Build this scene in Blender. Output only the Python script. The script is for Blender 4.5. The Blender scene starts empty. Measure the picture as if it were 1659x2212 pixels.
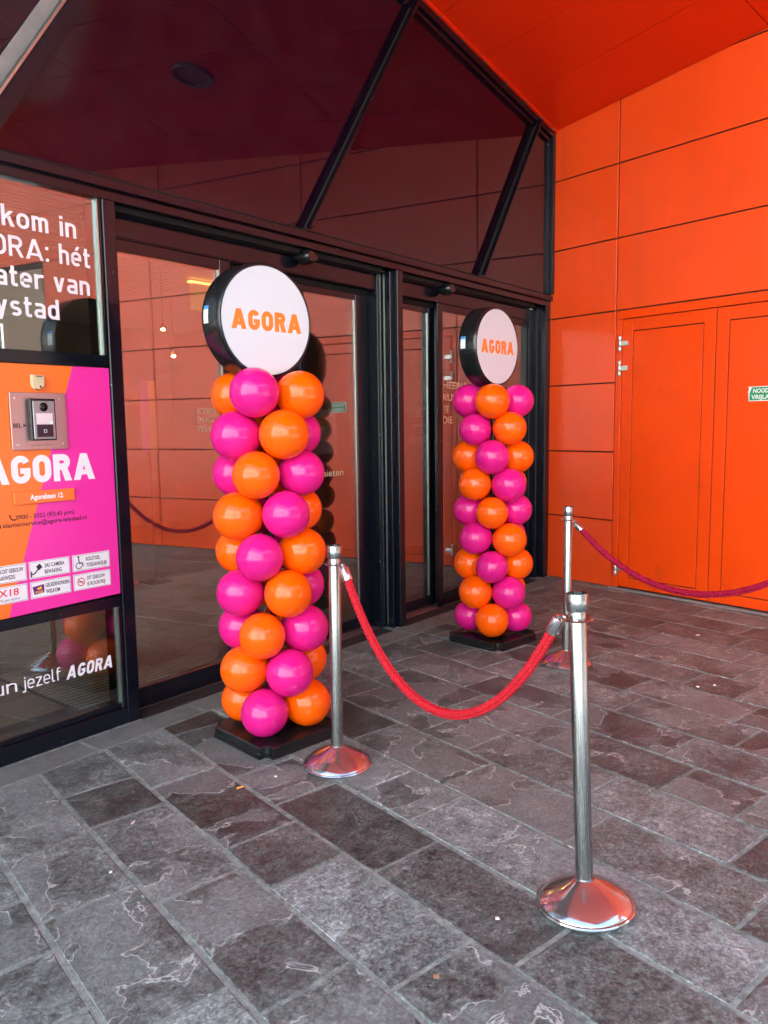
import bpy, bmesh, math, random
from mathutils import Vector, Matrix
R = math.radians
random.seed(11)
C = bpy.context.scene.collection
SC = bpy.context.scene

# ------------------------------------------------------------------ camera
cam = bpy.data.cameras.new('camera'); co = bpy.data.objects.new('camera', cam); C.objects.link(co)
cam.sensor_fit = 'VERTICAL'; cam.sensor_height = 36.0; cam.sensor_width = 27.0
cam.lens = 36.0 * 1676.3 / 2212.0
cam.clip_start = 0.05; cam.clip_end = 600
yaw, pit, rol = R(51.5266), R(-6.4528), R(-0.7721)
f = Vector((math.cos(pit)*math.sin(yaw), math.cos(pit)*math.cos(yaw), math.sin(pit)))
r0 = Vector((math.cos(yaw), -math.sin(yaw), 0)); u0 = r0.cross(f)
r_ = r0*math.cos(rol) + u0*math.sin(rol); u_ = -r0*math.sin(rol) + u0*math.cos(rol)
m = Matrix((r_, u_, -f)).transposed().to_4x4(); m.translation = Vector((-7.0028, -3.4886, 1.53))
co.matrix_world = m
SC.camera = co

# ------------------------------------------------------------------ sky, sun, exposure
w = bpy.data.worlds.new("World"); SC.world = w; w.use_nodes = True
nt = w.node_tree; bg = nt.nodes['Background']
sky = nt.nodes.new('ShaderNodeTexSky'); sky.sky_type = 'NISHITA'; sky.sun_disc = False
SUN_EL, SUN_AZ = R(34), R(60)
sky.sun_elevation = SUN_EL; sky.sun_rotation = SUN_AZ
sky.air_density = 1.3; sky.dust_density = 3.0; sky.ozone_density = 1.0
nt.links.new(sky.outputs[0], bg.inputs[0]); bg.inputs[1].default_value = 0.15
sl = bpy.data.lights.new('sun', 'SUN'); sl.energy = 3.0; sl.angle = R(0.5); sl.color = (1, .965, .92)
so = bpy.data.objects.new('sun', sl); C.objects.link(so)
sd = Vector((math.sin(SUN_AZ)*math.cos(SUN_EL), math.cos(SUN_AZ)*math.cos(SUN_EL), math.sin(SUN_EL)))
so.rotation_euler = sd.to_track_quat('Z', 'Y').to_euler(); so.location = sd*40
SC.view_settings.view_transform = 'Standard'; SC.view_settings.look = 'None'
SC.view_settings.gamma = 1; SC.view_settings.use_curve_mapping = False
SC.view_settings.exposure = 3.2
SC.cycles.max_bounces = 10; SC.cycles.diffuse_bounces = 5; SC.cycles.glossy_bounces = 6
SC.cycles.transparent_max_bounces = 16; SC.cycles.caustics_reflective = False
SC.cycles.sample_clamp_indirect = 6

# ------------------------------------------------------------------ materials
def mat(name, col, rough=.5, metal=0., spec=.5, coat=0., emit=None, es=0.):
    m = bpy.data.materials.new(name); m.use_nodes = True
    b = m.node_tree.nodes['Principled BSDF']
    b.inputs['Base Color'].default_value = (*col, 1)
    b.inputs['Roughness'].default_value = rough; b.inputs['Metallic'].default_value = metal
    b.inputs['Specular IOR Level'].default_value = spec
    b.inputs['Coat Weight'].default_value = coat; b.inputs['Coat Roughness'].default_value = .03
    if emit: b.inputs['Emission Color'].default_value = (*emit, 1); b.inputs['Emission Strength'].default_value = es
    return m
def N(m, t, **kw):
    n = m.node_tree.nodes.new(t)
    for k, v in kw.items():
        if hasattr(n, k): setattr(n, k, v)
        else: n.inputs[k.replace('_', ' ')].default_value = v
    return n
def L(m, a, b): m.node_tree.links.new(a, b)
def P(m): return m.node_tree.nodes['Principled BSDF']
def ramp(m, fac, stops):
    r = m.node_tree.nodes.new('ShaderNodeValToRGB'); L(m, fac, r.inputs[0])
    el = r.color_ramp.elements
    while len(el) < len(stops): el.new(.5)
    for e, (p, c) in zip(el, stops):
        e.position = p; e.color = (c, c, c, 1) if not isinstance(c, tuple) else (*c, 1)
    return r
def math_(m, op, a, b=None, clamp=False):
    n = m.node_tree.nodes.new('ShaderNodeMath'); n.operation = op; n.use_clamp = clamp
    for i, v in enumerate((a, b)):
        if v is None: continue
        if isinstance(v, (int, float)): n.inputs[i].default_value = v
        else: L(m, v, n.inputs[i])
    return n.outputs[0]
def mixc(m, fac, a, b, mode='MIX'):
    n = m.node_tree.nodes.new('ShaderNodeMix'); n.data_type = 'RGBA'; n.blend_type = mode; n.clamp_factor = True
    for s, v in ((n.inputs[0], fac), (n.inputs[6], a), (n.inputs[7], b)):
        if isinstance(v, (int, float)): s.default_value = v
        elif isinstance(v, tuple): s.default_value = (*v, 1)
        else: L(m, v, s)
    return n.outputs[2]
def geo(m): return m.node_tree.nodes.new('ShaderNodeNewGeometry').outputs['Position']
def noise(m, vec, scale, detail=4, rough=.55, dist=0):
    n = N(m, 'ShaderNodeTexNoise'); n.inputs['Scale'].default_value = scale; n.inputs['Detail'].default_value = detail
    n.inputs['Roughness'].default_value = rough; n.inputs['Distortion'].default_value = dist
    if vec is not None: L(m, vec, n.inputs['Vector'])
    return n.outputs['Fac']
def bump(m, h, strength, dist=.002):
    b = m.node_tree.nodes.new('ShaderNodeBump'); b.inputs['Strength'].default_value = strength; b.inputs['Distance'].default_value = dist
    L(m, h, b.inputs['Height']); return b
def wear(m, base, amt, dark=.75, scale=3., rbase=None):
    """large soft tone drift plus fine dust specks and a roughness drift"""
    p = geo(m); n1 = noise(m, p, scale, 5); n2 = noise(m, p, scale*60, 2)
    r1 = ramp(m, n1, [(.3, dark), (.75, 1.0)])
    c = mixc(m, amt, base, r1.outputs[0], 'MULTIPLY'); L(m, c, P(m).inputs['Base Color'])
    rb = P(m).inputs['Roughness'].default_value if rbase is None else rbase
    rr = math_(m, 'ADD', math_(m, 'MULTIPLY', n1, .16), rb-.08); L(m, rr, P(m).inputs['Roughness'])
    return p, n1, n2

M = {}
M['panel'] = mat('orange cladding', (.93, .082, .010), .24, spec=.5)
_p, _n1, _n2 = wear(M['panel'], (.93, .082, .010), .6, .82, 1.7)
_spk = ramp(M['panel'], noise(M['panel'], _p, 38, 2), [(.735, 0.), (.77, 1.)])
_mp = N(M['panel'], 'ShaderNodeMapping'); _mp.inputs['Scale'].default_value = (9, 9, .5); L(M['panel'], _p, _mp.inputs[0])
_stk = ramp(M['panel'], noise(M['panel'], _mp.outputs[0], 1.0, 5, .6), [(.52, 0.), (.8, 1.)])
_old = mixc(M['panel'], math_(M['panel'], 'MULTIPLY', _stk.outputs[0], .16), P(M['panel']).inputs['Base Color'].links[0].from_socket, (.45, .09, .04))
L(M['panel'], mixc(M['panel'], math_(M['panel'], 'MULTIPLY', _spk.outputs[0], .35), _old, (.25, .03, .01)), P(M['panel']).inputs['Base Color'])
L(M['panel'], bump(M['panel'], noise(M['panel'], _p, 1.6, 2), .12, .03).outputs[0], P(M['panel']).inputs['Normal'])
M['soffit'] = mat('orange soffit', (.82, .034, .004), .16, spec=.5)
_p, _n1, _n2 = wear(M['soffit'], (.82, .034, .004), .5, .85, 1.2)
M['door_orange'] = mat('orange door paint', (.88, .066, .001), .33, spec=.45)
_p, _n1, _n2 = wear(M['door_orange'], (.88, .066, .001), .5, .84, 2.6)
_smu = ramp(M['door_orange'], noise(M['door_orange'], _p, 7, 3), [(.66, 0.), (.74, 1.)])
_old = P(M['door_orange']).inputs['Base Color'].links[0].from_socket
L(M['door_orange'], mixc(M['door_orange'], math_(M['door_orange'], 'MULTIPLY', _smu.outputs[0], .22), _old, (.4, .05, .01)), P(M['door_orange']).inputs['Base Color'])
M['joint'] = mat('dark joint', (.03, .006, .004), .8)
M['backing'] = mat('red brown backing', (.16, .012, .004), .8)
M['frame'] = mat('dark navy aluminium', (.005, .0065, .012), .2, spec=.42)
_p, _n1, _n2 = wear(M['frame'], (.005, .0065, .012), .4, .6, 4)
_ch = ramp(M['frame'], noise(M['frame'], _p, 45, 2, .6), [(.755, 0.), (.765, 1.)])   # paint chips
_old = P(M['frame']).inputs['Base Color'].links[0].from_socket
L(M['frame'], mixc(M['frame'], _ch.outputs[0], _old, (.35, .34, .32)), P(M['frame']).inputs['Base Color'])
M['slot'] = mat('black gap and shade', (.003, .003, .003), .9)
M['alu_and_glint'] = mat('pale aluminium and edge glint', (.5, .56, .5), .3, 1.)
M['steel'] = mat('brushed steel', (.36, .375, .36), .26, 1.)
_s = M['steel']; _tc = N(_s, 'ShaderNodeTexCoord'); _mp = N(_s, 'ShaderNodeMapping'); _mp.inputs['Scale'].default_value = (260, 260, 5)
L(_s, _tc.outputs['Object'], _mp.inputs[0]); _nn = noise(_s, _mp.outputs[0], 1.0, 3)
L(_s, ramp(_s, _nn, [(.3, .18), (.7, .32)]).outputs[0], P(_s).inputs['Roughness'])
M['chrome'] = mat('polished chrome', (.50, .48, .475), .06, .9)
_c = M['chrome']; _p = geo(_c); L(_c, ramp(_c, noise(_c, _p, 14, 4), [(.4, .07), (.75, .22)]).outputs[0], P(_c).inputs['Roughness'])
L(_c, bump(_c, noise(_c, _p, 6, 2), .12, .01).outputs[0], P(_c).inputs['Normal'])
M['pink'] = mat('magenta balloon', (.68, .011, .215), .05, spec=.40)
M['orange'] = mat('orange balloon', (.95, .112, .001), .05, spec=.40)
M['black'] = mat('black plastic', (.010, .011, .012), .22, spec=.5)
wear(M['black'], (.010, .011, .012), .5, .5, 9)
M['drum'] = mat('black glossy drum', (.010, .012, .013), .2, spec=.5)
wear(M['drum'], (.010, .012, .013), .5, .6, 7)
M['white'] = mat('white sign face', (.60, .68, .72), .45, spec=.4)
M['ink_orange'] = mat('orange print', (.93, .22, .025), .4)
M['vinyl'] = mat('white vinyl', (.82, .84, .87), .4)
M['vinyl_pale'] = mat('thin pale vinyl', (.62, .48, .34), .5)
M['poster_orange'] = mat('orange print board', (.93, .185, .022), .28)
M['poster_pink'] = mat('magenta print board', (.83, .035, .37), .28)
M['ink'] = mat('dark ink', (.035, .008, .02), .5)
M['black_ink'] = mat('black ink', (.012, .012, .014), .5)
M['red_ink'] = mat('red ink', (.7, .02, .03), .5)
M['purple_ink'] = mat('purple ink', (.11, .012, .16), .5)
M['yellow_ink'] = mat('yellow ink', (.9, .5, .05), .5)
M['blue_ink'] = mat('blue ink', (.05, .3, .7), .5)
M['green'] = mat('green sign print', (.008, .27, .10), .4)
M['green_white'] = mat('white sign print', (.8, .82, .8), .4)
M['cream'] = mat('cream plastic', (.62, .55, .33), .35)
M['plate'] = mat('satin steel plate', (.50, .36, .35), .36, 1.)
M['grey_plastic'] = mat('grey metal housing', (.30, .30, .32), .3, .6)
M['screen_white'] = mat('pale call button', (.72, .66, .66), .25)
M['hinge_metal'] = mat('satin hinge metal', (.62, .64, .61), .35, .85)
M['lens'] = mat('camera lens', (.004, .004, .006), .05)
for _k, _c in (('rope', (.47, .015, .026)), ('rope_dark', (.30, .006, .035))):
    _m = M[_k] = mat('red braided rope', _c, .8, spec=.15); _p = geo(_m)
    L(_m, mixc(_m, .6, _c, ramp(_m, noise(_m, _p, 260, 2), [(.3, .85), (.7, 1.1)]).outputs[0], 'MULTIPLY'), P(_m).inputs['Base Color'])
M['mat_bar'] = mat('grey mat bars', (.46, .40, .33), .45)
M['mat_base'] = mat('dark mat base', (.012, .011, .011), .9)
M['wood'] = mat('oak floor', (.22, .145, .075), .4)
_m = M['wood']; _tc = N(_m, 'ShaderNodeTexCoord'); _mp = N(_m, 'ShaderNodeMapping'); _mp.inputs['Scale'].default_value = (2, 26, 2)
L(_m, _tc.outputs['Object'], _mp.inputs[0])
L(_m, mixc(_m, .7, (.22, .145, .075), ramp(_m, noise(_m, _mp.outputs[0], 3, 5), [(.3, .6), (.7, 1.1)]).outputs[0], 'MULTIPLY'), P(_m).inputs['Base Color'])
M['inwall'] = mat('warm grey plaster', (.16, .13, .11), .8); wear(M['inwall'], (.16, .13, .11), .6, .7, 1.5)
M['inceil'] = mat('white ribbed ceiling', (.42, .37, .31), .6)
M['bulb'] = mat('warm lit bulb', (1, .8, .5), .5, emit=(1, .62, .20), es=120)
M['exit_lit'] = mat('lit sign tube', (1, .9, .4), .5, emit=(1, .62, .12), es=.6)
M['exit_box'] = mat('yellow green sign box', (.30, .28, .06), .5, emit=(.45, .40, .06), es=.03)
M['rubber'] = mat('dark ramp', (.022, .019, .019), .7); wear(M['rubber'], (.022, .019, .019), .8, .5, 8)
M['sill'] = mat('worn steel sill', (.35, .30, .29), .38, .9)
M['conc'] = mat('pale concrete strip', (.27, .27, .26), .85); wear(M['conc'], (.27, .27, .26), .8, .55, 9)
M['downlight'] = mat('grey downlight', (.13, .145, .14), .5)
M['leaf'] = mat('dry leaf', (.36, .24, .12), .7)
M['gum'] = mat('white gum', (.72, .70, .62), .7)
M['butt'] = mat('orange filter', (.85, .36, .07), .8)
M['bark'] = mat('grey bark', (.045, .038, .03), .9); wear(M['bark'], (.045, .038, .03), .8, .5, 4)
M['render'] = mat('brown brick wall', (.09, .06, .045), .85); wear(M['render'], (.09, .06, .045), .6, .7, .6)
M['plaster'] = mat('white plaster wall', (.64, .68, .71), .85); wear(M['plaster'], (.64, .68, .71), .5, .8, .5)
M['winglass'] = mat('window glass', (.02, .03, .04), .06)
M['roof'] = mat('roof felt', (.05, .05, .055), .9)

def glass_mat(name, tint, r0, rk, rough=.012, wav=.02):
    m = bpy.data.materials.new(name); m.use_nodes = True; t = m.node_tree
    t.nodes.remove(P(m)); out = [n for n in t.nodes if n.type == 'OUTPUT_MATERIAL'][0]
    tr = N(m, 'ShaderNodeBsdfTransparent'); tr.inputs[0].default_value = (*tint, 1)
    gl = N(m, 'ShaderNodeBsdfGlossy'); gl.inputs['Roughness'].default_value = rough; gl.inputs[0].default_value = (.96, .98, .97, 1)
    fr = N(m, 'ShaderNodeFresnel'); fr.inputs[0].default_value = 1.5
    p = geo(m); b = bump(m, noise(m, p, .9, 1), wav, .02); L(m, b.outputs[0], gl.inputs['Normal'])
    fac = math_(m, 'ADD', math_(m, 'MULTIPLY', fr.outputs[0], rk), r0, True)
    mx = N(m, 'ShaderNodeMixShader'); L(m, fac, mx.inputs[0]); L(m, tr.outputs[0], mx.inputs[1]); L(m, gl.outputs[0], mx.inputs[2])
    # thin film of dust
    df = N(m, 'ShaderNodeBsdfDiffuse'); df.inputs[0].default_value = (.45, .42, .40, 1)
    m2 = N(m, 'ShaderNodeMixShader'); L(m, math_(m, 'MULTIPLY', ramp(m, noise(m, p, 4, 6, .65), [(.35, 0.), (.8, 1.)]).outputs[0], .018), m2.inputs[0])
    L(m, mx.outputs[0], m2.inputs[1]); L(m, df.outputs[0], m2.inputs[2]); L(m, m2.outputs[0], out.inputs[0]); return m
M['glass'] = glass_mat('coated door glass', (.80, .83, .82), .18, .75)
M['winclear'] = glass_mat('shop window glass', (.82, .86, .84), .10, .9)
M['upper'] = mat('dark spandrel glass', (.006, .0015, .008), .02, spec=.50)
_m = M['upper']; _p = geo(_m)
L(_m, bump(_m, noise(_m, _p, .8, 1), .03, .03).outputs[0], P(_m).inputs['Normal'])
_d = ramp(_m, noise(_m, _p, 5, 7, .7), [(.4, 0.), (.85, 1.)])
L(_m, mixc(_m, math_(_m, 'MULTIPLY', _d.outputs[0], .07), (.006, .0015, .008), (.16, .12, .13)), P(_m).inputs['Base Color'])

def paving_mat():
    m = mat('slate grey paving', (.08, .08, .08), .5, spec=.45); p = geo(m); oi = N(m, 'ShaderNodeObjectInfo'); rnd = oi.outputs['Random']
    off = N(m, 'ShaderNodeVectorMath', operation='SCALE'); off.inputs[0].default_value = (17, 29, 41); L(m, rnd, off.inputs['Scale'])
    ad = N(m, 'ShaderNodeVectorMath', operation='ADD'); L(m, p, ad.inputs[0]); L(m, off.outputs[0], ad.inputs[1]); q = ad.outputs[0]
    def rchan(k): return math_(m, 'FRACT', math_(m, 'MULTIPLY', rnd, k))
    tone = ramp(m, rnd, [(0., (.036, .045, .041)), (.12, (.068, .087, .080)), (.5, (.098, .126, .116)), (.8, (.122, .158, .147)), (1., (.165, .215, .205))])
    big = noise(m, q, 4.5, 6, .62, .6); fine = noise(m, q, 95, 4, .75); mid = noise(m, q, 34, 4, .65)
    c = mixc(m, .85, tone.outputs[0], ramp(m, big, [(.32, .45), (.5, 1.0), (.68, 1.75)]).outputs[0], 'MULTIPLY')
    c = mixc(m, .8, c, ramp(m, fine, [(.36, .48), (.5, 1.0), (.66, 1.7)]).outputs[0], 'MULTIPLY')
    c = mixc(m, .8, c, ramp(m, mid, [(.32, .42), (.68, 1.75)]).outputs[0], 'MULTIPLY')
    # light bloom patches and the crisp chalk outlines round them
    iso = noise(m, q, 3.3, 5, .5, .35)
    gate = math_(m, 'GREATER_THAN', rchan(57.3), .30)
    patch = math_(m, 'MULTIPLY', ramp(m, iso, [(.485, 0.), (.53, .85), (.66, 1.)]).outputs[0], gate)
    c0 = c; c = mixc(m, math_(m, 'MULTIPLY', patch, .40), c, (.24, .30, .29))
    c = mixc(m, .38, c, ramp(m, noise(m, q, 70, 3, .7), [(.36, .4), (.64, 1.7)]).outputs[0], 'MULTIPLY')
    line = ramp(m, math_(m, 'ABSOLUTE', math_(m, 'SUBTRACT', iso, .52)), [(.0, 1.), (.003, .85), (.0062, 0.)])
    brk = ramp(m, noise(m, q, 6, 3), [(.43, 0.), (.53, 1.)])
    lf = math_(m, 'MULTIPLY', math_(m, 'MULTIPLY', line.outputs[0], brk.outputs[0]), gate)
    c = mixc(m, math_(m, 'MULTIPLY', lf, .72), c, (.52, .61, .57))
    iso2 = noise(m, q, 13, 4, .5, .6); l2 = ramp(m, math_(m, 'ABSOLUTE', math_(m, 'SUBTRACT', iso2, .60)), [(.0, 1.), (.008, .6), (.018, 0.)])
    b2 = ramp(m, noise(m, q, 3.1, 2), [(.60, 0.), (.72, 1.)])
    c = mixc(m, math_(m, 'MULTIPLY', math_(m, 'MULTIPLY', l2.outputs[0], b2.outputs[0]), .5), c, (.45, .54, .51))
    spk = ramp(m, noise(m, p, 52, 2), [(.76, 0.), (.775, 1.)])
    c = mixc(m, spk.outputs[0], c, (.5, .5, .48))
    L(m, c, P(m).inputs['Base Color'])
    L(m, ramp(m, mid, [(.3, .36), (.7, .60)]).outputs[0], P(m).inputs['Roughness'])
    h = math_(m, 'ADD', math_(m, 'MULTIPLY', fine, .5), math_(m, 'MULTIPLY', mid, 1.0))
    h = math_(m, 'ADD', h, math_(m, 'MULTIPLY', lf, .5))
    L(m, bump(m, h, .9, .0045).outputs[0], P(m).inputs['Normal']); return m
M['paving'] = paving_mat()
M['mortar'] = mat('grey green mortar', (.25, .31, .28), .9); _m = M['mortar']; _p = geo(_m)
L(_m, mixc(_m, .9, (.25, .31, .28), ramp(_m, noise(_m, _p, 22, 5, .7), [(.3, .35), (.7, 1.25)]).outputs[0], 'MULTIPLY'), P(_m).inputs['Base Color'])
L(_m, bump(_m, noise(_m, _p, 180, 3), .6, .004).outputs[0], P(_m).inputs['Normal'])
M['kerb'] = mat('pale border concrete', (.15, .18, .165), .8); _m = M['kerb']; _p = geo(_m)
_k = mixc(_m, .8, (.15, .18, .165), ramp(_m, noise(_m, _p, 7, 6, .65), [(.3, .6), (.7, 1.25)]).outputs[0], 'MULTIPLY')
L(_m, mixc(_m, .6, _k, ramp(_m, noise(_m, _p, 150, 3), [(.3, .6), (.7, 1.3)]).outputs[0], 'MULTIPLY'), P(_m).inputs['Base Color'])
M['plaza'] = mat('outer paving', (.11, .105, .10), .7); _m = M['plaza']
_b = N(_m, 'ShaderNodeTexBrick'); L(_m, geo(_m), _b.inputs['Vector']); _b.inputs['Scale'].default_value = 1.6
for i, cc in ((1, (.27, .285, .295)), (2, (.245, .26, .27)), (3, (.31, .325, .335))): _b.inputs[i].default_value = (*cc, 1)
L(_m, _b.outputs[0], P(_m).inputs['Base Color'])

# ------------------------------------------------------------------ mesh helpers
def link(name, me, m, parent=None, smooth=False, loc=None, rot=None):
    o = bpy.data.objects.new(name, me); C.objects.link(o)
    if m is not None and len(me.materials) == 0:
        for x in (m if isinstance(m, (list, tuple)) else [m]): me.materials.append(M[x] if isinstance(x, str) else x)
    if smooth:
        me.polygons.foreach_set('use_smooth', [True]*len(me.polygons)); me.set_sharp_from_angle(angle=R(38))
    if parent: o.parent = parent
    if loc is not None: o.location = loc
    if rot is not None: o.rotation_euler = rot
    return o
def bm_obj(name, bm, m, parent=None, smooth=False, loc=None, rot=None):
    bmesh.ops.recalc_face_normals(bm, faces=bm.faces)
    me = bpy.data.meshes.new(name); bm.to_mesh(me); bm.free(); return link(name, me, m, parent, smooth, loc, rot)
def empty(name, label, cat, loc=(0, 0, 0), rz=0, group=None):
    o = bpy.data.objects.new(name, None); C.objects.link(o); o.location = loc; o.rotation_euler = (0, 0, rz)
    o.empty_display_size = .1; return tag(o, label, cat, group)
def tag(o, label, cat, group=None):
    o['label'] = label; o['category'] = cat
    if group: o['group'] = group
    return o
def struct(o): o['kind'] = 'structure'; return o
def add_box(bm, x0, x1, y0, y1, z0, z1, bev=0, mi=0):
    vs = [bm.verts.new(v) for v in ((x0,y0,z0),(x1,y0,z0),(x1,y1,z0),(x0,y1,z0),(x0,y0,z1),(x1,y0,z1),(x1,y1,z1),(x0,y1,z1))]
    fs = [bm.faces.new([vs[i] for i in q]) for q in ((3,2,1,0),(4,5,6,7),(0,1,5,4),(1,2,6,5),(2,3,7,6),(3,0,4,7))]
    for q in fs: q.material_index = mi
    if bev:
        es = list({e for q in fs for e in q.edges})
        bmesh.ops.bevel(bm, geom=es, offset=bev, segments=1, profile=.5, affect='EDGES', material=mi)
def box(name, x0, x1, y0, y1, z0, z1, m, parent=None, bev=0):
    bm = bmesh.new(); add_box(bm, x0, x1, y0, y1, z0, z1, bev); return bm_obj(name, bm, m, parent)
def add_lathe(bm, prof, n=48, c=(0, 0, 0), axis='Z', close=True):
    rings = []
    for r, z in prof:
        if r < 1e-6:
            v = bm.verts.new(((0, 0, z) if axis == 'Z' else (0, -z, 0))); v.co += Vector(c); rings.append([v]); continue
        rg = []
        for i in range(n):
            a = 2*math.pi*i/n
            co = (r*math.cos(a), r*math.sin(a), z) if axis == 'Z' else (r*math.cos(a), -z, r*math.sin(a))
            rg.append(bm.verts.new(Vector(co)+Vector(c)))
        rings.append(rg)
    for a, b in zip(rings, rings[1:]):
        for i in range(n):
            j = (i+1) % n
            if len(a) == 1 and len(b) == 1: continue
            if len(a) == 1: bm.faces.new((a[0], b[j], b[i]))
            elif len(b) == 1: bm.faces.new((a[i], a[j], b[0]))
            else: bm.faces.new((a[i], a[j], b[j], b[i]))
def add_tube(bm, pts, rad, n=10, closed=False):
    pts = [Vector(p) for p in pts]; rings = []; k = len(pts); up = None
    for i, p in enumerate(pts):
        if closed: d = pts[(i+1) % k]-pts[i-1]
        else: d = pts[min(i+1, k-1)]-pts[max(i-1, 0)]
        d.normalize()
        if up is None: up = d.orthogonal().normalized()
        up = (up - d*up.dot(d)).normalized(); s = d.cross(up); rr = rad[i] if isinstance(rad, list) else rad
        rings.append([bm.verts.new(p + (up*math.cos(2*math.pi*j/n)+s*math.sin(2*math.pi*j/n))*rr) for j in range(n)])
    for i in range(k if closed else k-1):
        a, b = rings[i], rings[(i+1) % k]
        for j in range(n): bm.faces.new((a[j], a[(j+1) % n], b[(j+1) % n], b[j]))
    if not closed: bm.faces.new(rings[0][::-1]); bm.faces.new(rings[-1])
def add_prism(bm, poly, fn0, fn1, inset=0, mi=0):
    """poly 2-D convex; fn0 / fn1 map it to the bottom / top 3-D sheets"""
    b = [bm.verts.new(fn0(p)) for p in poly]; t = [bm.verts.new(fn1(p)) for p in (inset_poly(poly, inset) if inset else poly)]
    n = len(poly); bm.faces.new(b[::-1]).material_index = mi; bm.faces.new(t).material_index = mi
    for i in range(n): bm.faces.new((b[i], b[(i+1) % n], t[(i+1) % n], t[i])).material_index = mi
def clip(poly, nx, ny, d):
    """keep nx*x + ny*y <= d"""
    out = []
    for i, p in enumerate(poly):
        q = poly[(i+1) % len(poly)]; a = nx*p[0]+ny*p[1]-d; b = nx*q[0]+ny*q[1]-d
        if a <= 0: out.append(p)
        if (a < 0) != (b < 0) and abs(a-b) > 1e-9:
            t = a/(a-b); out.append((p[0]+(q[0]-p[0])*t, p[1]+(q[1]-p[1])*t))
    res = []
    for p in out:
        if not res or (p[0]-res[-1][0])**2+(p[1]-res[-1][1])**2 > 1e-8: res.append(p)
    if len(res) > 1 and (res[0][0]-res[-1][0])**2+(res[0][1]-res[-1][1])**2 < 1e-8: res.pop()
    return res
def area(poly): return .5*sum(poly[i-1][0]*poly[i][1]-poly[i][0]*poly[i-1][1] for i in range(len(poly)))
def inset_poly(poly, d):
    if area(poly) < 0: poly = poly[::-1]
    n = len(poly); out = []
    for i in range(n):
        p0, p1, p2 = Vector(poly[i-1]), Vector(poly[i]), Vector(poly[(i+1) % n])
        e1 = (p1-p0).normalized(); e2 = (p2-p1).normalized(); n1 = Vector((-e1.y, e1.x)); n2 = Vector((-e2.y, e2.x))
        k = (n1+n2)/max(1+n1.dot(n2), .25); out.append(tuple(p1+k*d))
    return out

# ------------------------------------------------------------------ lettering
def stroke_bm(bm, pts, w, y, fx, closed=False):
    pts = [Vector(p) for p in pts]; n = len(pts); Lf = []; Rt = []
    for i in range(n):
        a = pts[i-1] if (closed or i > 0) else None; b = pts[(i+1) % n] if (closed or i < n-1) else None
        d1 = (pts[i]-a).normalized() if a is not None else None; d2 = (b-pts[i]).normalized() if b is not None else None
        if d1 is None: d1 = d2
        if d2 is None: d2 = d1
        n1 = Vector((-d1.y, d1.x)); n2 = Vector((-d2.y, d2.x)); k = (n1+n2)/max(1+n1.dot(n2), .35)
        Lf.append(pts[i]+k*w/2); Rt.append(pts[i]-k*w/2)
    lv = [bm.verts.new(fx(p, y)) for p in Lf]; rv = [bm.verts.new(fx(p, y)) for p in Rt]
    for i in range(n if closed else n-1):
        j = (i+1) % n; bm.faces.new((lv[i], rv[i], rv[j], lv[j]))
def arc(cx, cy, rx, ry, a0, a1, n=10): return [(cx+rx*math.cos(R(a0+(a1-a0)*i/n)), cy+ry*math.sin(R(a0+(a1-a0)*i/n))) for i in range(n+1)]
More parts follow.
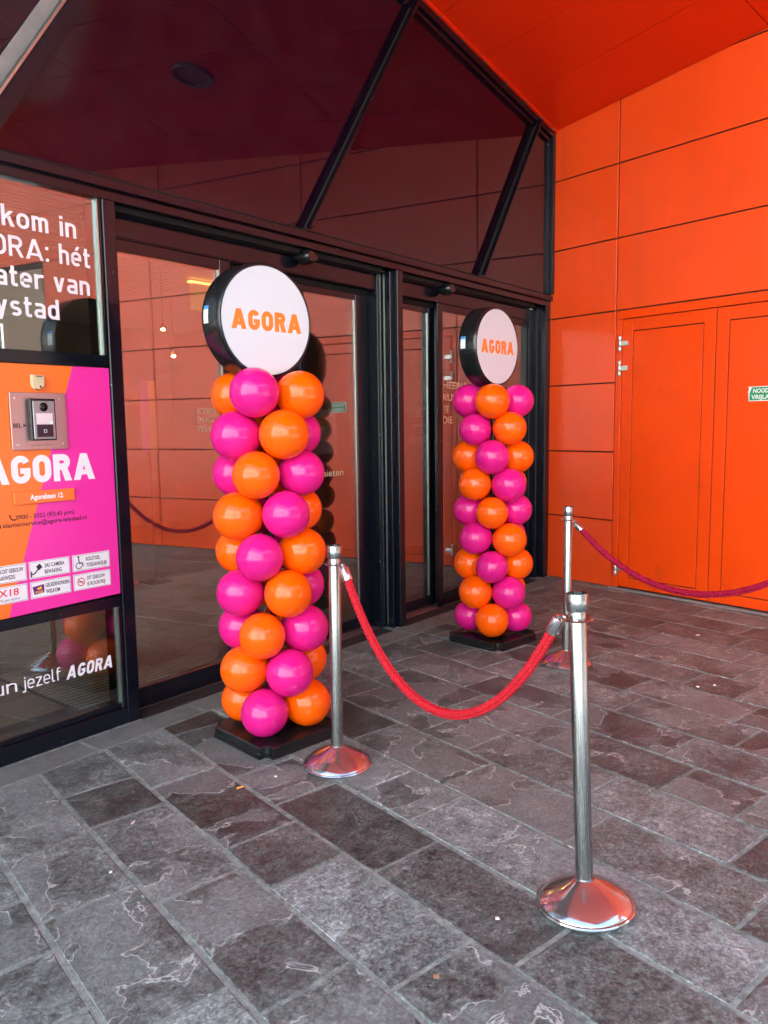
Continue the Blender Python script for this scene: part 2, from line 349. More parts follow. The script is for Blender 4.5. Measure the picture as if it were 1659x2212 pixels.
def glyph(ch, w):
    """-> (advance width, [('S', pts, closed) or ('P', poly)]) in cap-height units, DIN-like"""
    h = w/2; X = .74; S = []; P_ = []
    def q(*p): P_.append(list(p))
    def rect(x0, y0, x1, y1): P_.append([(x0, y0), (x1, y0), (x1, y1), (x0, y1)])
    def s(p, c=False): S.append((p, c))
    def stad(x0, x1, y0, y1):
        rx = (x1-x0)/2-h; cx = (x0+x1)/2; ry = min(rx*1.05, (y1-y0)/2-h)
        return arc(cx, y1-h-ry, rx, ry, 0, 180, 14)+arc(cx, y0+h+ry, rx, ry, 180, 360, 14)
    if ch == 'A':
        W = .84; a = w*1.1; q((0, 0), (a, 0), (W/2+a*.5, 1), (W/2-a*.5, 1)); q((W-a, 0), (W, 0), (W/2+a*.5, 1), (W/2-a*.5, 1)); rect(.19, .19, W-.19, .19+w*.82)
    elif ch == 'G':
        W = .67; rx = W/2-h; ry = rx*1.05; s(arc(W/2, 1-h-ry, rx, ry, 22, 180, 12)+arc(W/2, h+ry, rx, ry, 180, 360, 14)+[(W-h, .55)]); rect(W*.46, .55-w*.84, W-w, .55)
    elif ch == 'O': W = .67; s(stad(0, W, 0, 1), True)
    elif ch == 'R':
        W = .67; rect(0, 0, w, 1); rx = .28-h; s([(w*.9, 1-h), (W-.03-.28, 1-h)]+arc(W-.03-.28, 1-h-(.58-w)/2, rx, (.58-w)/2, 90, -90, 12)+[(w*.9, .42+h)])
        q((.28, .46), (.28+w*1.1, .46), (W+.01, 0), (W+.01-w*1.12, 0))
    elif ch == 'W':
        W = .98; a = w*1.02
        for x0, x1 in ((0, .24), (.49, .24), (.49, .74), (.98, .74)):
            q((x1-a/2, 0), (x1+a/2, 0), ((x0+a if x0 < x1 and x0 == 0 else x0+a/2 if x0 == .49 else x0), 1), ((x0 if x0 == 0 else x0-a/2 if x0 == .49 else x0-a), 1))
    elif ch == 'L': W = .5; rect(0, 0, w, 1); rect(w, 0, W, w)
    elif ch == ':': W = w; rect(0, 0, w, w); rect(0, X-w*1.1, w, X-w*.1)
    elif ch == 'o': W = .54; s(stad(0, W, 0, X), True)
    elif ch in 'eé':
        W = .53; rx = W/2-h; ry = min(rx, X/2-h); my = X*.5
        s([(h*.9, my-.005), (W-h, my-.005)]+arc(W/2, X-h-ry, rx, ry, 0, 180, 12)+arc(W/2, h+ry, rx, ry, 180, 318, 12))
        if ch == 'é': q((W*.38, X+.07), (W*.38+w, X+.07), (W*.74+w*.4, X+.27), (W*.74-w*.6, X+.27))
    elif ch == 'l': W = .24; s([(h, 1.02), (h, h*1.9)]+arc(h*2.0, h*1.9, h, h*.9, 180, 270, 5)+[(W, h)])
    elif ch == 'k': W = .52; rect(0, 0, w, 1.02); q((w*.6, .24), (w*.6, .24+w*1.35), (W-.01-w*1.15+w*.0, X), (W-.01, X)); q((w*1.5, .40), (w*2.35, .5), (W+.02, 0), (W+.02-w*1.2, 0))
    elif ch in 'nm':
        cw = .50 if ch == 'n' else .44; rect(0, 0, w, X); k = 1 if ch == 'n' else 2; W = cw if k == 1 else cw*2-w
        for i in range(k):
            x0 = i*(cw-w); rx = (cw-w)/2; s([(x0+h, X*.45)]+arc(x0+cw/2, X-h-rx*.9, rx, rx*.9, 180, 0, 12)+[(x0+cw-h, 0)])
    elif ch == 'h': W = .50; rect(0, 0, w, 1.02); rx = (W-w)/2; s([(h, X*.45)]+arc(W/2, X-h-rx*.9, rx, rx*.9, 180, 0, 12)+[(W-h, 0)])
    elif ch == 'u': W = .50; rect(W-w, 0, W, X); rx = (W-w)/2; s([(h, X)]+arc(W/2, h+rx*.9, rx, rx*.9, 180, 360, 12)+[(W-h, X*.5)])
    elif ch == 'r': W = .36; rect(0, 0, w, X); rx = .24; s([(h, X*.45)]+arc(h+rx, X-h-rx*.85, rx, rx*.85, 180, 62, 8))
    elif ch == 'i': W = w; rect(0, 0, w, X); rect(0, X+.12, w, X+.12+w)
    elif ch == 'j': W = .2; s([(W-h, X), (W-h, -.08)]+arc(W-h*2.2, -.08, h*1.2, h*1.3, 0, -90, 5)+[(-.06, -.08-h*1.3)]); rect(W-w, X+.12, W, X+.12+w)
    elif ch == 't': W = .34; s([(.06+h, .98), (.06+h, h*2)]+arc(.06+h*2.1, h*2, h*1.1, h, 180, 270, 5)+[(W, h)]); rect(0, X-w*.92, W, X)
    elif ch == 'f': W = .34; s([(.06+h, 0), (.06+h, .86)]+arc(.06+h*2.1, .86, h*1.1, .16-h, 180, 90, 5)+[(W, 1.02-h)]); rect(0, X-w*.92, W, X)
    elif ch == 'a':
        W = .51; rect(W-w, 0, W, X*.55); s([(.07, X-h-.02), (.12, X-h)] + [(W*.5, X-h)]+arc(W-.21, X-h-(.21-h), .21-h, .21-h, 90, 0, 8)+[(W-h, X*.45)])
        rx = .19-h; ry = (X*.60-w)/2; s([(W-h, X*.60-h), (.19, X*.60-h)]+arc(.19, X*.60-h-ry, rx, ry, 90, 270, 10)+[(W-h, h)])
    elif ch == 'v': W = .52; a = w*1.05; q((0, X), (a, X), (W/2+a/2, 0), (W/2-a/2, 0)); q((W-a, X), (W, X), (W/2+a/2, 0), (W/2-a/2, 0))
    elif ch == 'y': W = .52; a = w*1.05; q((0, X), (a, X), (W/2+a*.62, .0), (W/2-a*.38, .0)); q((W-a, X), (W, X), (W/2+a*.1, -.22), (W/2-a*.9, -.22)); q((.05, -.22), (W/2, -.22), (W/2-.05, -.22+w*.9), (.05, -.22+w*.9))
    elif ch == 'd': W = .52; rect(W-w, 0, W, 1.02); s(stad(0, W, 0, X), True)
    elif ch == 's':
        W = .48; rx = (W/2-h); ry = (X/2-h)/2
        s(arc(W/2, X-h-ry, rx, ry, 35, 180, 8)+arc(W/2-.0, X-h-ry, rx, ry, 180, 255, 5)+arc(W/2, h+ry, rx, ry, 75, 0, 6)+arc(W/2, h+ry, rx, ry, 0, -145, 10))
    elif ch == 'z': W = .46; rect(0, 0, W, w*.92); rect(0, X-w*.92, W, X); q((0, w*.9), (w*1.25, w*.9), (W, X-w*.9), (W-w*1.25, X-w*.9))
    else: return .30, [], []
    return W, S, P_
def din_text(name, txt, x_left, x_right, z, cap, w, y, m, parent, shear=0., gap=.11, loc=None, rot=None):
    """flat lettering facing -Y, baseline z, fitted between x_left and x_right"""
    if ' ' in txt:
        adv = [glyph(c, w)[0]+gap for c in txt]; tot = sum(adv)-gap; k = (x_right-x_left)/tot; x = 0; i0 = 0
        for wd in txt.split(' '):
            a = sum(adv[:i0]); b = sum(adv[:i0+len(wd)])-gap; i0 += len(wd)+1
            din_text(name, wd, x_left+a*k, x_left+b*k, z, cap, w, y, m, parent, shear, gap, loc, rot)
        return
    adv = [glyph(c, w) for c in txt]; tot = sum(a[0]+gap for a in adv)-gap; sx = (x_right-x_left)/tot
    bm = bmesh.new(); x = 0; k = 0
    fx = lambda p, yy: (x_left+(p[0]+shear*p[1])*sx, yy, z+p[1]*cap)
    for W, S, PP in adv:
        for pts, cl in S: stroke_bm(bm, [(p[0]+x, p[1]) for p in pts], w, y-.00012*(k % 3), fx, cl); k += 1
        for poly in PP: bm.faces.new([bm.verts.new(fx((p[0]+x, p[1]), y-.00012*(k % 3)-.00004)) for p in poly]); k += 1
        x += W+gap
    for q in bm.faces:
        q.normal_update()
        if q.normal.y > 0: q.normal_flip()
    me = bpy.data.meshes.new(name); bm.to_mesh(me); bm.free(); return link(name, me, m, parent, loc=loc, rot=rot)
def font_text(name, txt, x, y, z, size, m, parent, align='LEFT', bold=0., sx=1., loc=None, rot=None, fit=None):
    cu = bpy.data.curves.new(name, 'FONT'); cu.body = txt; cu.size = size; cu.align_x = align; cu.offset = bold; cu.resolution_u = 3; cu.space_line = .95
    t = bpy.data.objects.new(name, cu); C.objects.link(t)
    dg = bpy.context.evaluated_depsgraph_get(); me = bpy.data.meshes.new_from_object(t.evaluated_get(dg)); bpy.data.objects.remove(t); me.name = name
    if fit:
        xs = [v.co.x for v in me.vertices]; k = (fit[1]-fit[0])/(max(xs)-min(xs)); mn = min(xs)
        for v in me.vertices: v.co.x = fit[0]-x+(v.co.x-mn)*k
    me.transform(Matrix.Rotation(R(90), 4, 'X')); me.transform(Matrix.Diagonal((sx, 1, 1, 1)))
    me.transform(Matrix.Translation((x, y, z))); me.materials.clear(); return link(name, me, m, parent, loc=loc, rot=rot)

# ================================================================== GROUND
TH = R(-11.68)
WD = Vector((math.sin(TH), -math.cos(TH), 0)); E1 = -WD; E2 = Vector((E1.y, -E1.x, 0))    # along the wall / away from it
bm = bmesh.new(); add_box(bm, -90, 90, -120, 60, -.30, -.035); struct(bm_obj('ground', bm, 'plaza'))
bm = bmesh.new(); add_box(bm, -9.2, .2, -7.4, .12, -.03, -.0032); pav = struct(bm_obj('pavement', bm, 'mortar'))
PW = .3178; S0 = -1.41; GAP = .0055; GL = .0082
known = {0: [-2.068, -2.728, -1.28], -1: [-1.612, -1.925, -2.577], -2: [-1.455, -1.775, -2.409], -3: [-1.625, -2.28], -4: [-1.783, -.828],
         1: [-1.932, -2.573, -2.893], 2: [-2.41, -3.045, -1.77], 3: [-1.28, -1.59, -2.222, -2.552, -3.19], 4: [-1.125, -1.76, -2.386, -3.03],
         5: [-1.29, -1.928, -2.556, -3.19, -3.513], 6: [-1.437, -2.07, -2.38, -3.02, -3.643], 7: [-1.922, -2.561, -3.19], 8: [-1.42, -2.06, -2.379, -2.697, -3.33],
         9: [-1.29, -1.905, -2.24, -2.872, -3.495], 10: [-1.13, -1.76, -2.404, -2.715, -3.34], 11: [-1.60, -1.922, -2.546, -3.18], 12: [-1.13, -1.768, -2.405, -3.031],
         13: [-1.60, -2.24, -2.56, -2.86]}
stone_mesh = {}
def stone(s0, s1, r0_, r1_):
    poly = [tuple((E2*s+E1*r)[:2]) for s, r in ((s0+GL, r0_+GAP), (s1-GL, r0_+GAP), (s1-GL, r1_-GAP), (s0+GL, r1_-GAP))]
    cl = clip(poly, 0, 1, -.213); cl = clip(cl, E2.x, E2.y, -.05)
    if len(cl) < 3 or abs(area(cl)) < .003: return
    whole = len(cl) == 4 and abs(abs(area(cl))-abs(area(poly))) < 1e-5
    cx, cy = sum(p[0] for p in cl)/len(cl), sum(p[1] for p in cl)/len(cl)
    key = (round(s1-s0, 2), round(r1_-r0_, 2)) if whole else None
    if key is None or key not in stone_mesh:
        loc = [(p[0]-cx, p[1]-cy) for p in cl]
        if area(loc) < 0: loc = loc[::-1]
        bm = bmesh.new()
        b = [bm.verts.new((*p, -.028)) for p in loc]; e = [bm.verts.new((*p, -.004)) for p in loc]; t = [bm.verts.new((*p, 0)) for p in inset_poly(loc, .0045)]
        n = len(loc); bm.faces.new(t)
        for i in range(n):
            j = (i+1) % n; bm.faces.new((b[i], b[j], e[j], e[i])); bm.faces.new((e[i], e[j], t[j], t[i]))
        me = bpy.data.meshes.new('paving_stone'); bm.to_mesh(me); bm.free(); me.materials.append(M['paving'])
        if key: stone_mesh[key] = me
    else: me = stone_mesh[key]
    o = link('paving_stone', me, None, pav); o.location = (cx, cy, random.uniform(-.0016, .0014))
    o.rotation_euler = (random.uniform(-.0025, .0025), random.uniform(-.003, .003), 0)
for k in range(-5, 17):
    s1 = S0-k*PW; s0 = s1-PW
    js = sorted(known.get(k, [-1.6-.32*random.randint(0, 1)]))
    full = [js[0]]
    for a, b in zip(js, js[1:]):
        n = max(1, round((b-a)/.64)); full += [a+(b-a)*(i+1)/n for i in range(n)]
    lo = full[0]; hi = full[-1]
    while lo > (-3.9 if k < 4 else -4.3 if k < 12 else -4.0): lo -= .636 if random.random() < .75 else .318; full.insert(0, lo)
    top = 0.0
    while hi < top: hi += .636 if random.random() < .75 else .318; full.append(hi)
    for a, b in zip(full, full[1:]): stone(s0, s1, a, b)
x = -7.62
while x < -.03:                                                  # pale border course along the shop front
    x1 = min(x+.637, -.01); o = box('border_stone', x+.005, x1-.005, -.203, -.018, -.028, -.002, 'kerb', pav, .004); x = x1
box('threshold_strip', .742, 2.70, -.055, -.012, -.004, .012, 'conc', None).name = 'door_threshold'
thr = bpy.data.objects['door_threshold']; thr.rotation_euler = (0, 0, math.atan2(WD.y, WD.x)); tag(thr, 'pale concrete threshold strip along the foot of the orange double doors', 'threshold')

# ================================================================== ORANGE WALL
AW = math.atan2(WD.y, WD.x)
wall = empty('clad_wall', 'tall bright orange panel clad wall on the right with double emergency doors', 'wall', (0, 0, 0), AW)
# local x runs along the wall towards the viewer, local -y is the visible side
rows = [.0, .622, 1.25, 1.875, 2.51, 3.137, 3.772, 4.40, 5.03]
cols = [.0, .738, 2.79, 4.84, 6.89]
box('backing', .0, 6.9, .02, .30, -.02, 5.03, 'joint', wall)
g = .006
for ci, (a, b) in enumerate(zip(cols, cols[1:])):
    for ri, (z0, z1) in enumerate(zip(rows, rows[1:])):
        if ci == 1 and z1 < 2.52: continue
        dy = random.uniform(-.0012, .0012)
        bm = bmesh.new(); add_box(bm, a+g, b-g, dy, .015, z0+(g if z0 else .006), z1-g, .0018); o = bm_obj('wall_panel', bm, 'panel', wall)
        o.rotation_euler = (random.uniform(-.0006, .0006), 0, random.uniform(-.0008, .0008))
box('backing', 6.9, 9.0, .02, .30, 3.77, 5.03, 'joint', wall)
for z0, z1 in ((3.772, 4.40), (4.40, 5.03)): box('wall_panel', 6.89+g, 8.98, 0, .015, z0+g, z1-g, 'panel', wall, .0018)
# double door
DT, DM, DE = .806, 1.669, 2.535
fr = bmesh.new()
add_box(fr, .744, DT-.006, -.002, .03, .0, 2.43, .002); add_box(fr, DE+.006, 2.60, -.002, .03, .0, 2.43, .002); add_box(fr, .744, 2.60, -.0035, .03, 2.432, 2.503, .002)
bm_obj('door_frame', fr, 'door_orange', wall)
box('drip_strip', .785, 2.56, -.022, -.004, 2.428, 2.436, 'door_orange', wall, .002)
box('wall_panel', 2.606, 2.785, 0, .015, .006, 2.505, 'panel', wall, .0018)
box('recess', .744, 2.6, .031, .036, .0, 2.5, 'joint', wall)
def leaf(x0, x1, zt=2.424):
    bm = bmesh.new(); i = .108; e = .009
    add_box(bm, x0, x0+i-e, .004, .03, .022, zt, .0012); add_box(bm, x1-i+e, x1, .004, .03, .022, zt, .0012)
    add_box(bm, x0+i-e, x1-i+e, .0045, .03, zt-.104, zt, .002); add_box(bm, x0+i-e, x1-i+e, .0045, .03, .022, .104, .002)
    d = bm_obj('door', bm, 'door_orange', wall)
    box('door_panel', x0+i, x1-i, .0055, .028, .113, zt-.113, 'door_orange', d, .0012)
    return d
d1 = leaf(DT+.002, DM-.005); d2 = leaf(DM+.005, DE-.002)
def hinge(door, x, z, sgn=1):
    bm = bmesh.new()
    for dz0, dz1, rr in ((.027, .066, .0155), (-.024, .024, .0125), (-.066, -.027, .0155)):
        add_lathe(bm, [(0, dz0), (rr*.9, dz0), (rr, dz0+.002), (rr, dz1-.002), (rr*.9, dz1), (0, dz1)], 20, (x, -.012, z))
    add_box(bm, x+(.01 if sgn > 0 else -.078), x+(.078 if sgn > 0 else -.01), -.016, .003, z-.02, z+.022, .002)
    bm_obj('hinge', bm, 'hinge_metal', door, True)
for z in (2.215, 1.998, .19): hinge(d1, .79, z); hinge(d2, DE+.016, z, -1)
# green emergency notice, left corner torn
bm = bmesh.new()
add_prism(bm, [(1.953, 1.671), (2.31, 1.671), (2.31, 1.784), (1.945, 1.784), (1.9525, 1.757), (1.944, 1.748)], lambda p: (p[0], .0036, p[1]), lambda p: (p[0], .0022, p[1]))
bm_obj('emergency_sign', bm, 'green_white', d2)
bm = bmesh.new(); add_prism(bm, [(1.958, 1.677), (2.304, 1.677), (2.304, 1.778), (1.975, 1.778), (1.958, 1.735)], lambda p: (p[0], .0021, p[1]), lambda p: (p[0], .0016, p[1]))
bm_obj('sign_print', bm, 'green', d2)
font_text('sign_lettering', 'NOODUITGANG', 1.985, .0011, 1.735, .046, 'green_white', d2, bold=.0012, fit=(1.985, 2.28))
font_text('sign_lettering', 'VRIJLATEN', 1.972, .0011, 1.687, .046, 'green_white', d2, bold=.0012, fit=(1.972, 2.20))

# ================================================================== CANOPY
def zs(x, y): return 4.22-.155*x-.068*y
can = empty('canopy', 'sloping orange panelled canopy soffit above the glass entrance', 'canopy')
tj = [-3, -.04, 2.008, 4.05, 6.1, 7.0]; oj = [.010+.6265*k for k in range(0, 17)]; oj[0] = .008
def soff(poly): return clip(clip(clip(poly, 0, 1, -.075), -1, 0, 7.8), 0, -1, 6.6)
for a, b in zip(oj, oj[1:]):
    for t0, t1 in zip(tj, tj[1:]):
        e = .0042; pl = [tuple((WD*t-E2*o)[:2]) for t, o in ((t0+e, a+e), (t1-e, a+e), (t1-e, b-e), (t0+e, b-e))]
        pl = soff(pl)
        if len(pl) < 3 or abs(area(pl)) < .002: continue
        if area(pl) > 0: pl = pl[::-1]
        bm = bmesh.new(); dz = random.uniform(-.001, .001)
        add_prism(bm, pl, lambda p: (p[0], p[1], zs(*p)+.02), lambda p: (p[0], p[1], zs(*p)+dz)); bm_obj('soffit_panel', bm, 'soffit', can)
bm = bmesh.new(); pl = clip(clip([(0.3, .3), (-7.8, .3), (-7.8, -6.6), (-1.2, -6.6)], E2.x, E2.y, .25), -1, 0, 7.8)
add_prism(bm, pl, lambda p: (p[0], p[1], zs(*p)+.35), lambda p: (p[0], p[1], zs(*p)+.024)); bm_obj('roof_deck', bm, 'backing', can)
bm = bmesh.new()
for i in range(20):                                              # orange lip over the glazing, with its bolts
    pass
def slope_bar(bm, x0, x1, y0, y1, d0, d1):
    vs = [bm.verts.new((x, y, zs(x, 0)+d)) for x in (x0, x1) for y in (y0, y1) for d in (d0, d1)]
    for q in ((0, 1, 3, 2), (4, 6, 7, 5), (0, 4, 5, 1), (2, 3, 7, 6), (0, 2, 6, 4), (1, 5, 7, 3)): bm.faces.new([vs[i] for i in q])
slope_bar(bm, -8.3, -.02, -.072, -.05, -.010, .02); bm_obj('edge_lip', bm, 'soffit', can)
for x in (-2.6, -2.28, -1.94, -1.62, -1.285, -.96, -.63, -.32, -.1):
    bm = bmesh.new(); add_lathe(bm, [(0, .0), (.009, .0), (.009, -.006), (.005, -.010), (0, -.010)], 10, (x, -.061, zs(x, 0)-.010)); bm_obj('bolt', bm, 'steel', can, True)
bm = bmesh.new(); lx, ly = -2.2, -2.48
add_lathe(bm, [(0, .0), (.155, .0), (.165, -.004), (.168, -.012), (.168, -.03), (.185, -.032), (.19, .0)], 40)
dl = bm_obj('downlight', bm, 'downlight', None, True, (lx, ly, zs(lx, ly)-.002), (math.atan(-.068), math.atan(.155), 0)); tag(dl, 'round grey downlight in the orange canopy soffit', 'lamp')

# ================================================================== GLASS FRONT
fac = empty('entrance_facade', 'dark framed glass shop front with two sliding door bays', 'facade')
XL = -8.3
bm = bmesh.new()
add_box(bm, XL, .02, -.035, .10, 2.682, 2.728, .003); add_box(bm, XL, .02, -.006, .10, 2.634, 2.678, .003); add_box(bm, XL, .02, .0, .10, 2.6778, 2.6822)
bm_obj('transom', bm, 'frame', fac)
box('transom_joint', XL, -.02, -.012, .06, 2.7285, 2.742, 'slot', fac)
# upper spandrel glazing between leaning mullions
LEAN = .655                                                     # metres sideways per metre up
anchors = [-9.45, -7.4, -5.39, -3.385, -1.315]
def lean_x(a, z): return a+(z-2.735)*LEAN
edges = anchors+[.6]
for a, b in zip(edges, edges[1:]):
    pl = [(lean_x(a, 2.735), 2.735), (lean_x(b, 2.735), 2.735), (lean_x(b, 6.4), 6.4), (lean_x(a, 6.4), 6.4)]
    pl = clip(pl, .155, 1, 4.22-.03); pl = clip(pl, 1, 0, -.035); pl = clip(pl, -1, 0, 8.3)
    if len(pl) < 3: continue
    if area(pl) < 0: pl = pl[::-1]
    bm = bmesh.new(); dy = random.uniform(-.002, .002)
    add_prism(bm, pl, lambda p: (p[0], .02, p[1]), lambda p: (p[0], .0+(p[1]-3.4)*dy, p[1])); bm_obj('spandrel_pane', bm, 'upper', fac)
bmx = bmesh.new(); add_box(bmx, -8.3, .02, .03, .08, 2.74, 5.75); bm_obj('backing', bmx, 'slot', fac)
for a in anchors[1:]:
    zt = 2.735
    while zt < zs(lean_x(a, zt), 0)-.03: zt += .01
    x0, x1 = lean_x(a, 2.735), lean_x(a, zt)
    bm = bmesh.new()
    hw = .043 if a == -5.39 else .021
    if a == -5.39: x0 += .022; x1 += .022
    vs = [bm.verts.new(v) for v in ((x0-hw, -.075, 2.7425), (x0+hw, -.075, 2.7425), (x0+hw, -.04, 2.7425), (x0-hw, -.04, 2.7425), (x1-hw, -.075, zt), (x1+hw, -.075, zt), (x1+hw, -.04, zt), (x1-hw, -.04, zt))]
    for q in ((3, 2, 1, 0), (4, 5, 6, 7), (0, 1, 5, 4), (1, 2, 6, 5), (2, 3, 7, 6), (3, 0, 4, 7)): bm.faces.new([vs[i] for i in q])
    bmesh.ops.bevel(bm, geom=bm.edges[:], offset=.006, segments=2, affect='EDGES'); mu = bm_obj('leaning_mullion', bm, 'frame', fac)
    bm = bmesh.new(); hw = .008
    vs = [bm.verts.new(v) for v in ((x0-hw, -.039, 2.7425), (x0+hw, -.039, 2.7425), (x0+hw, -.004, 2.7425), (x0-hw, -.004, 2.7425), (x1-hw, -.039, zt), (x1+hw, -.039, zt), (x1+hw, -.004, zt), (x1-hw, -.004, zt))]
    for q in ((3, 2, 1, 0), (4, 5, 6, 7), (0, 1, 5, 4), (1, 2, 6, 5), (2, 3, 7, 6), (3, 0, 4, 7)): bm.faces.new([vs[i] for i in q])
    bm_obj('stem', bm, 'slot', mu)
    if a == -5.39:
        for o0, o1, yy, mm in ((-.056, -.0445, -.07, 'alu_and_glint'), (-.125, -.058, -.03, 'conc')):  # thin metal line and a wider pale band left of this mullion
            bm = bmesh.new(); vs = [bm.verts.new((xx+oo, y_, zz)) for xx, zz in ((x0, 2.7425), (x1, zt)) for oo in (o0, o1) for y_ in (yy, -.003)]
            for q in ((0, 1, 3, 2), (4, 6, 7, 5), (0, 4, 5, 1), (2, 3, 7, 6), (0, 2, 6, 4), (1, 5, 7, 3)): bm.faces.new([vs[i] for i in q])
            bm_obj('pale_strip', bm, mm, mu)
bm = bmesh.new(); slope_bar(bm, -8.3, -.02, -.048, .02, -.062, .01); slope_bar(bm, -8.3, -.02, -.026, .02, -.105, -.068); bm_obj('top_frame', bm, 'frame', fac)
# corner posts
bm = bmesh.new(); add_box(bm, -.052, -.006, -.05, .06, 2.742, 4.23, .004); add_box(bm, -.10, -.054, -.02, .06, 2.742, 4.2, .004); bm_obj('corner_mullion', bm, 'frame', fac)
bm = bmesh.new(); add_box(bm, -.105, -.008, -.012, .25, .0, 2.634, .004); add_box(bm, -.165, -.107, .05, .25, .0, 2.61, .004); add_box(bm, -.24, -.167, .09, .25, .0, 2.6, .003); bm_obj('post', bm, 'frame', fac)
# middle post with stepped reveal
bm = bmesh.new(); add_box(bm, -2.44, -2.372, -.012, .30, .0, 2.634, .004)
add_box(bm, -2.483, -2.442, .022, .30, .0, 2.62, .003); add_box(bm, -2.54, -2.485, .095, .30, .0, 2.61, .003)
for i in range(4): add_box(bm, -2.546-.001*i, -2.541, .115+.03*i, .127+.03*i, .0, 2.5)
bm_obj('post', bm, 'frame', fac)
box('post_bead', -2.4845, -2.4835, .07, .084, .02, 2.61, 'alu_and_glint', fac)
# left mullion and shop window frame
bm = bmesh.new(); add_box(bm, -4.787, -4.715, -.012, .16, .0, 2.634, .004); bm_obj('post', bm, 'frame', fac)
bm = bmesh.new(); add_box(bm, -5.625, -5.535, -.012, .16, .0, 2.634, .004); bm_obj('post', bm, 'frame', fac)
for (a, b, nm) in ((-5.535, -4.787, 0), (-8.3, -5.625, 1)):
    for y0, z0, z1 in ((-.006, 1.826, 1.886), (-.006, .622, .676), (-.0065, .0, .085), (.012, .0855, .112)): box('transom', a, b, y0, .10, z0, z1, 'frame', fac, .003)
    for z0, z1 in ((1.888, 2.632), (.114, .620)): box('glass_pane', a+.004, b-.022, .022, .026, z0, z1, 'winclear', fac)
    if nm == 1: box('glass_pane', a+.004, b-.004, .022, .032, .68, 1.824, 'winclear', fac)
for z0, z1 in ((1.888, 2.632), (.087, .620)):
    box('glint_and_bead', -4.8085, -4.8025, .004, .035, z0, z1, 'alu_and_glint', fac); box('glint_and_bead', -4.799, -4.793, -.003, .035, z0, z1, 'frame', fac)  # the pale metal strip stands for the bright reflection at the pane edge
# window lettering
pan = [o for o in fac.children if o.name.startswith('glass_pane')]
yt = .0216
din_text('lettering', 'Welkom in', -5.49, -4.912, 2.4265, .0905, .152, yt, 'vinyl', fac)
din_text('lettering', 'AGORA: hét', -5.49, -4.848, 2.2985, .0905, .152, yt, 'vinyl', fac)
din_text('lettering', 'theater van', -5.49, -4.857, 2.1675, .0905, .152, yt, 'vinyl', fac)
din_text('lettering', 'Lelystad', -5.49, -5.021, 2.0375, .0905, .152, yt, 'vinyl', fac)
din_text('lettering', 'Gun', -5.525, -5.338, .3205, .062, .10, yt, 'vinyl', fac); din_text('lettering', 'jezelf', -5.309, -5.124, .3185, .062, .10, yt, 'vinyl', fac)
din_text('lettering', 'AGORA', -5.097, -4.846, .310, .065, .215, yt, 'vinyl', fac, shear=.2)

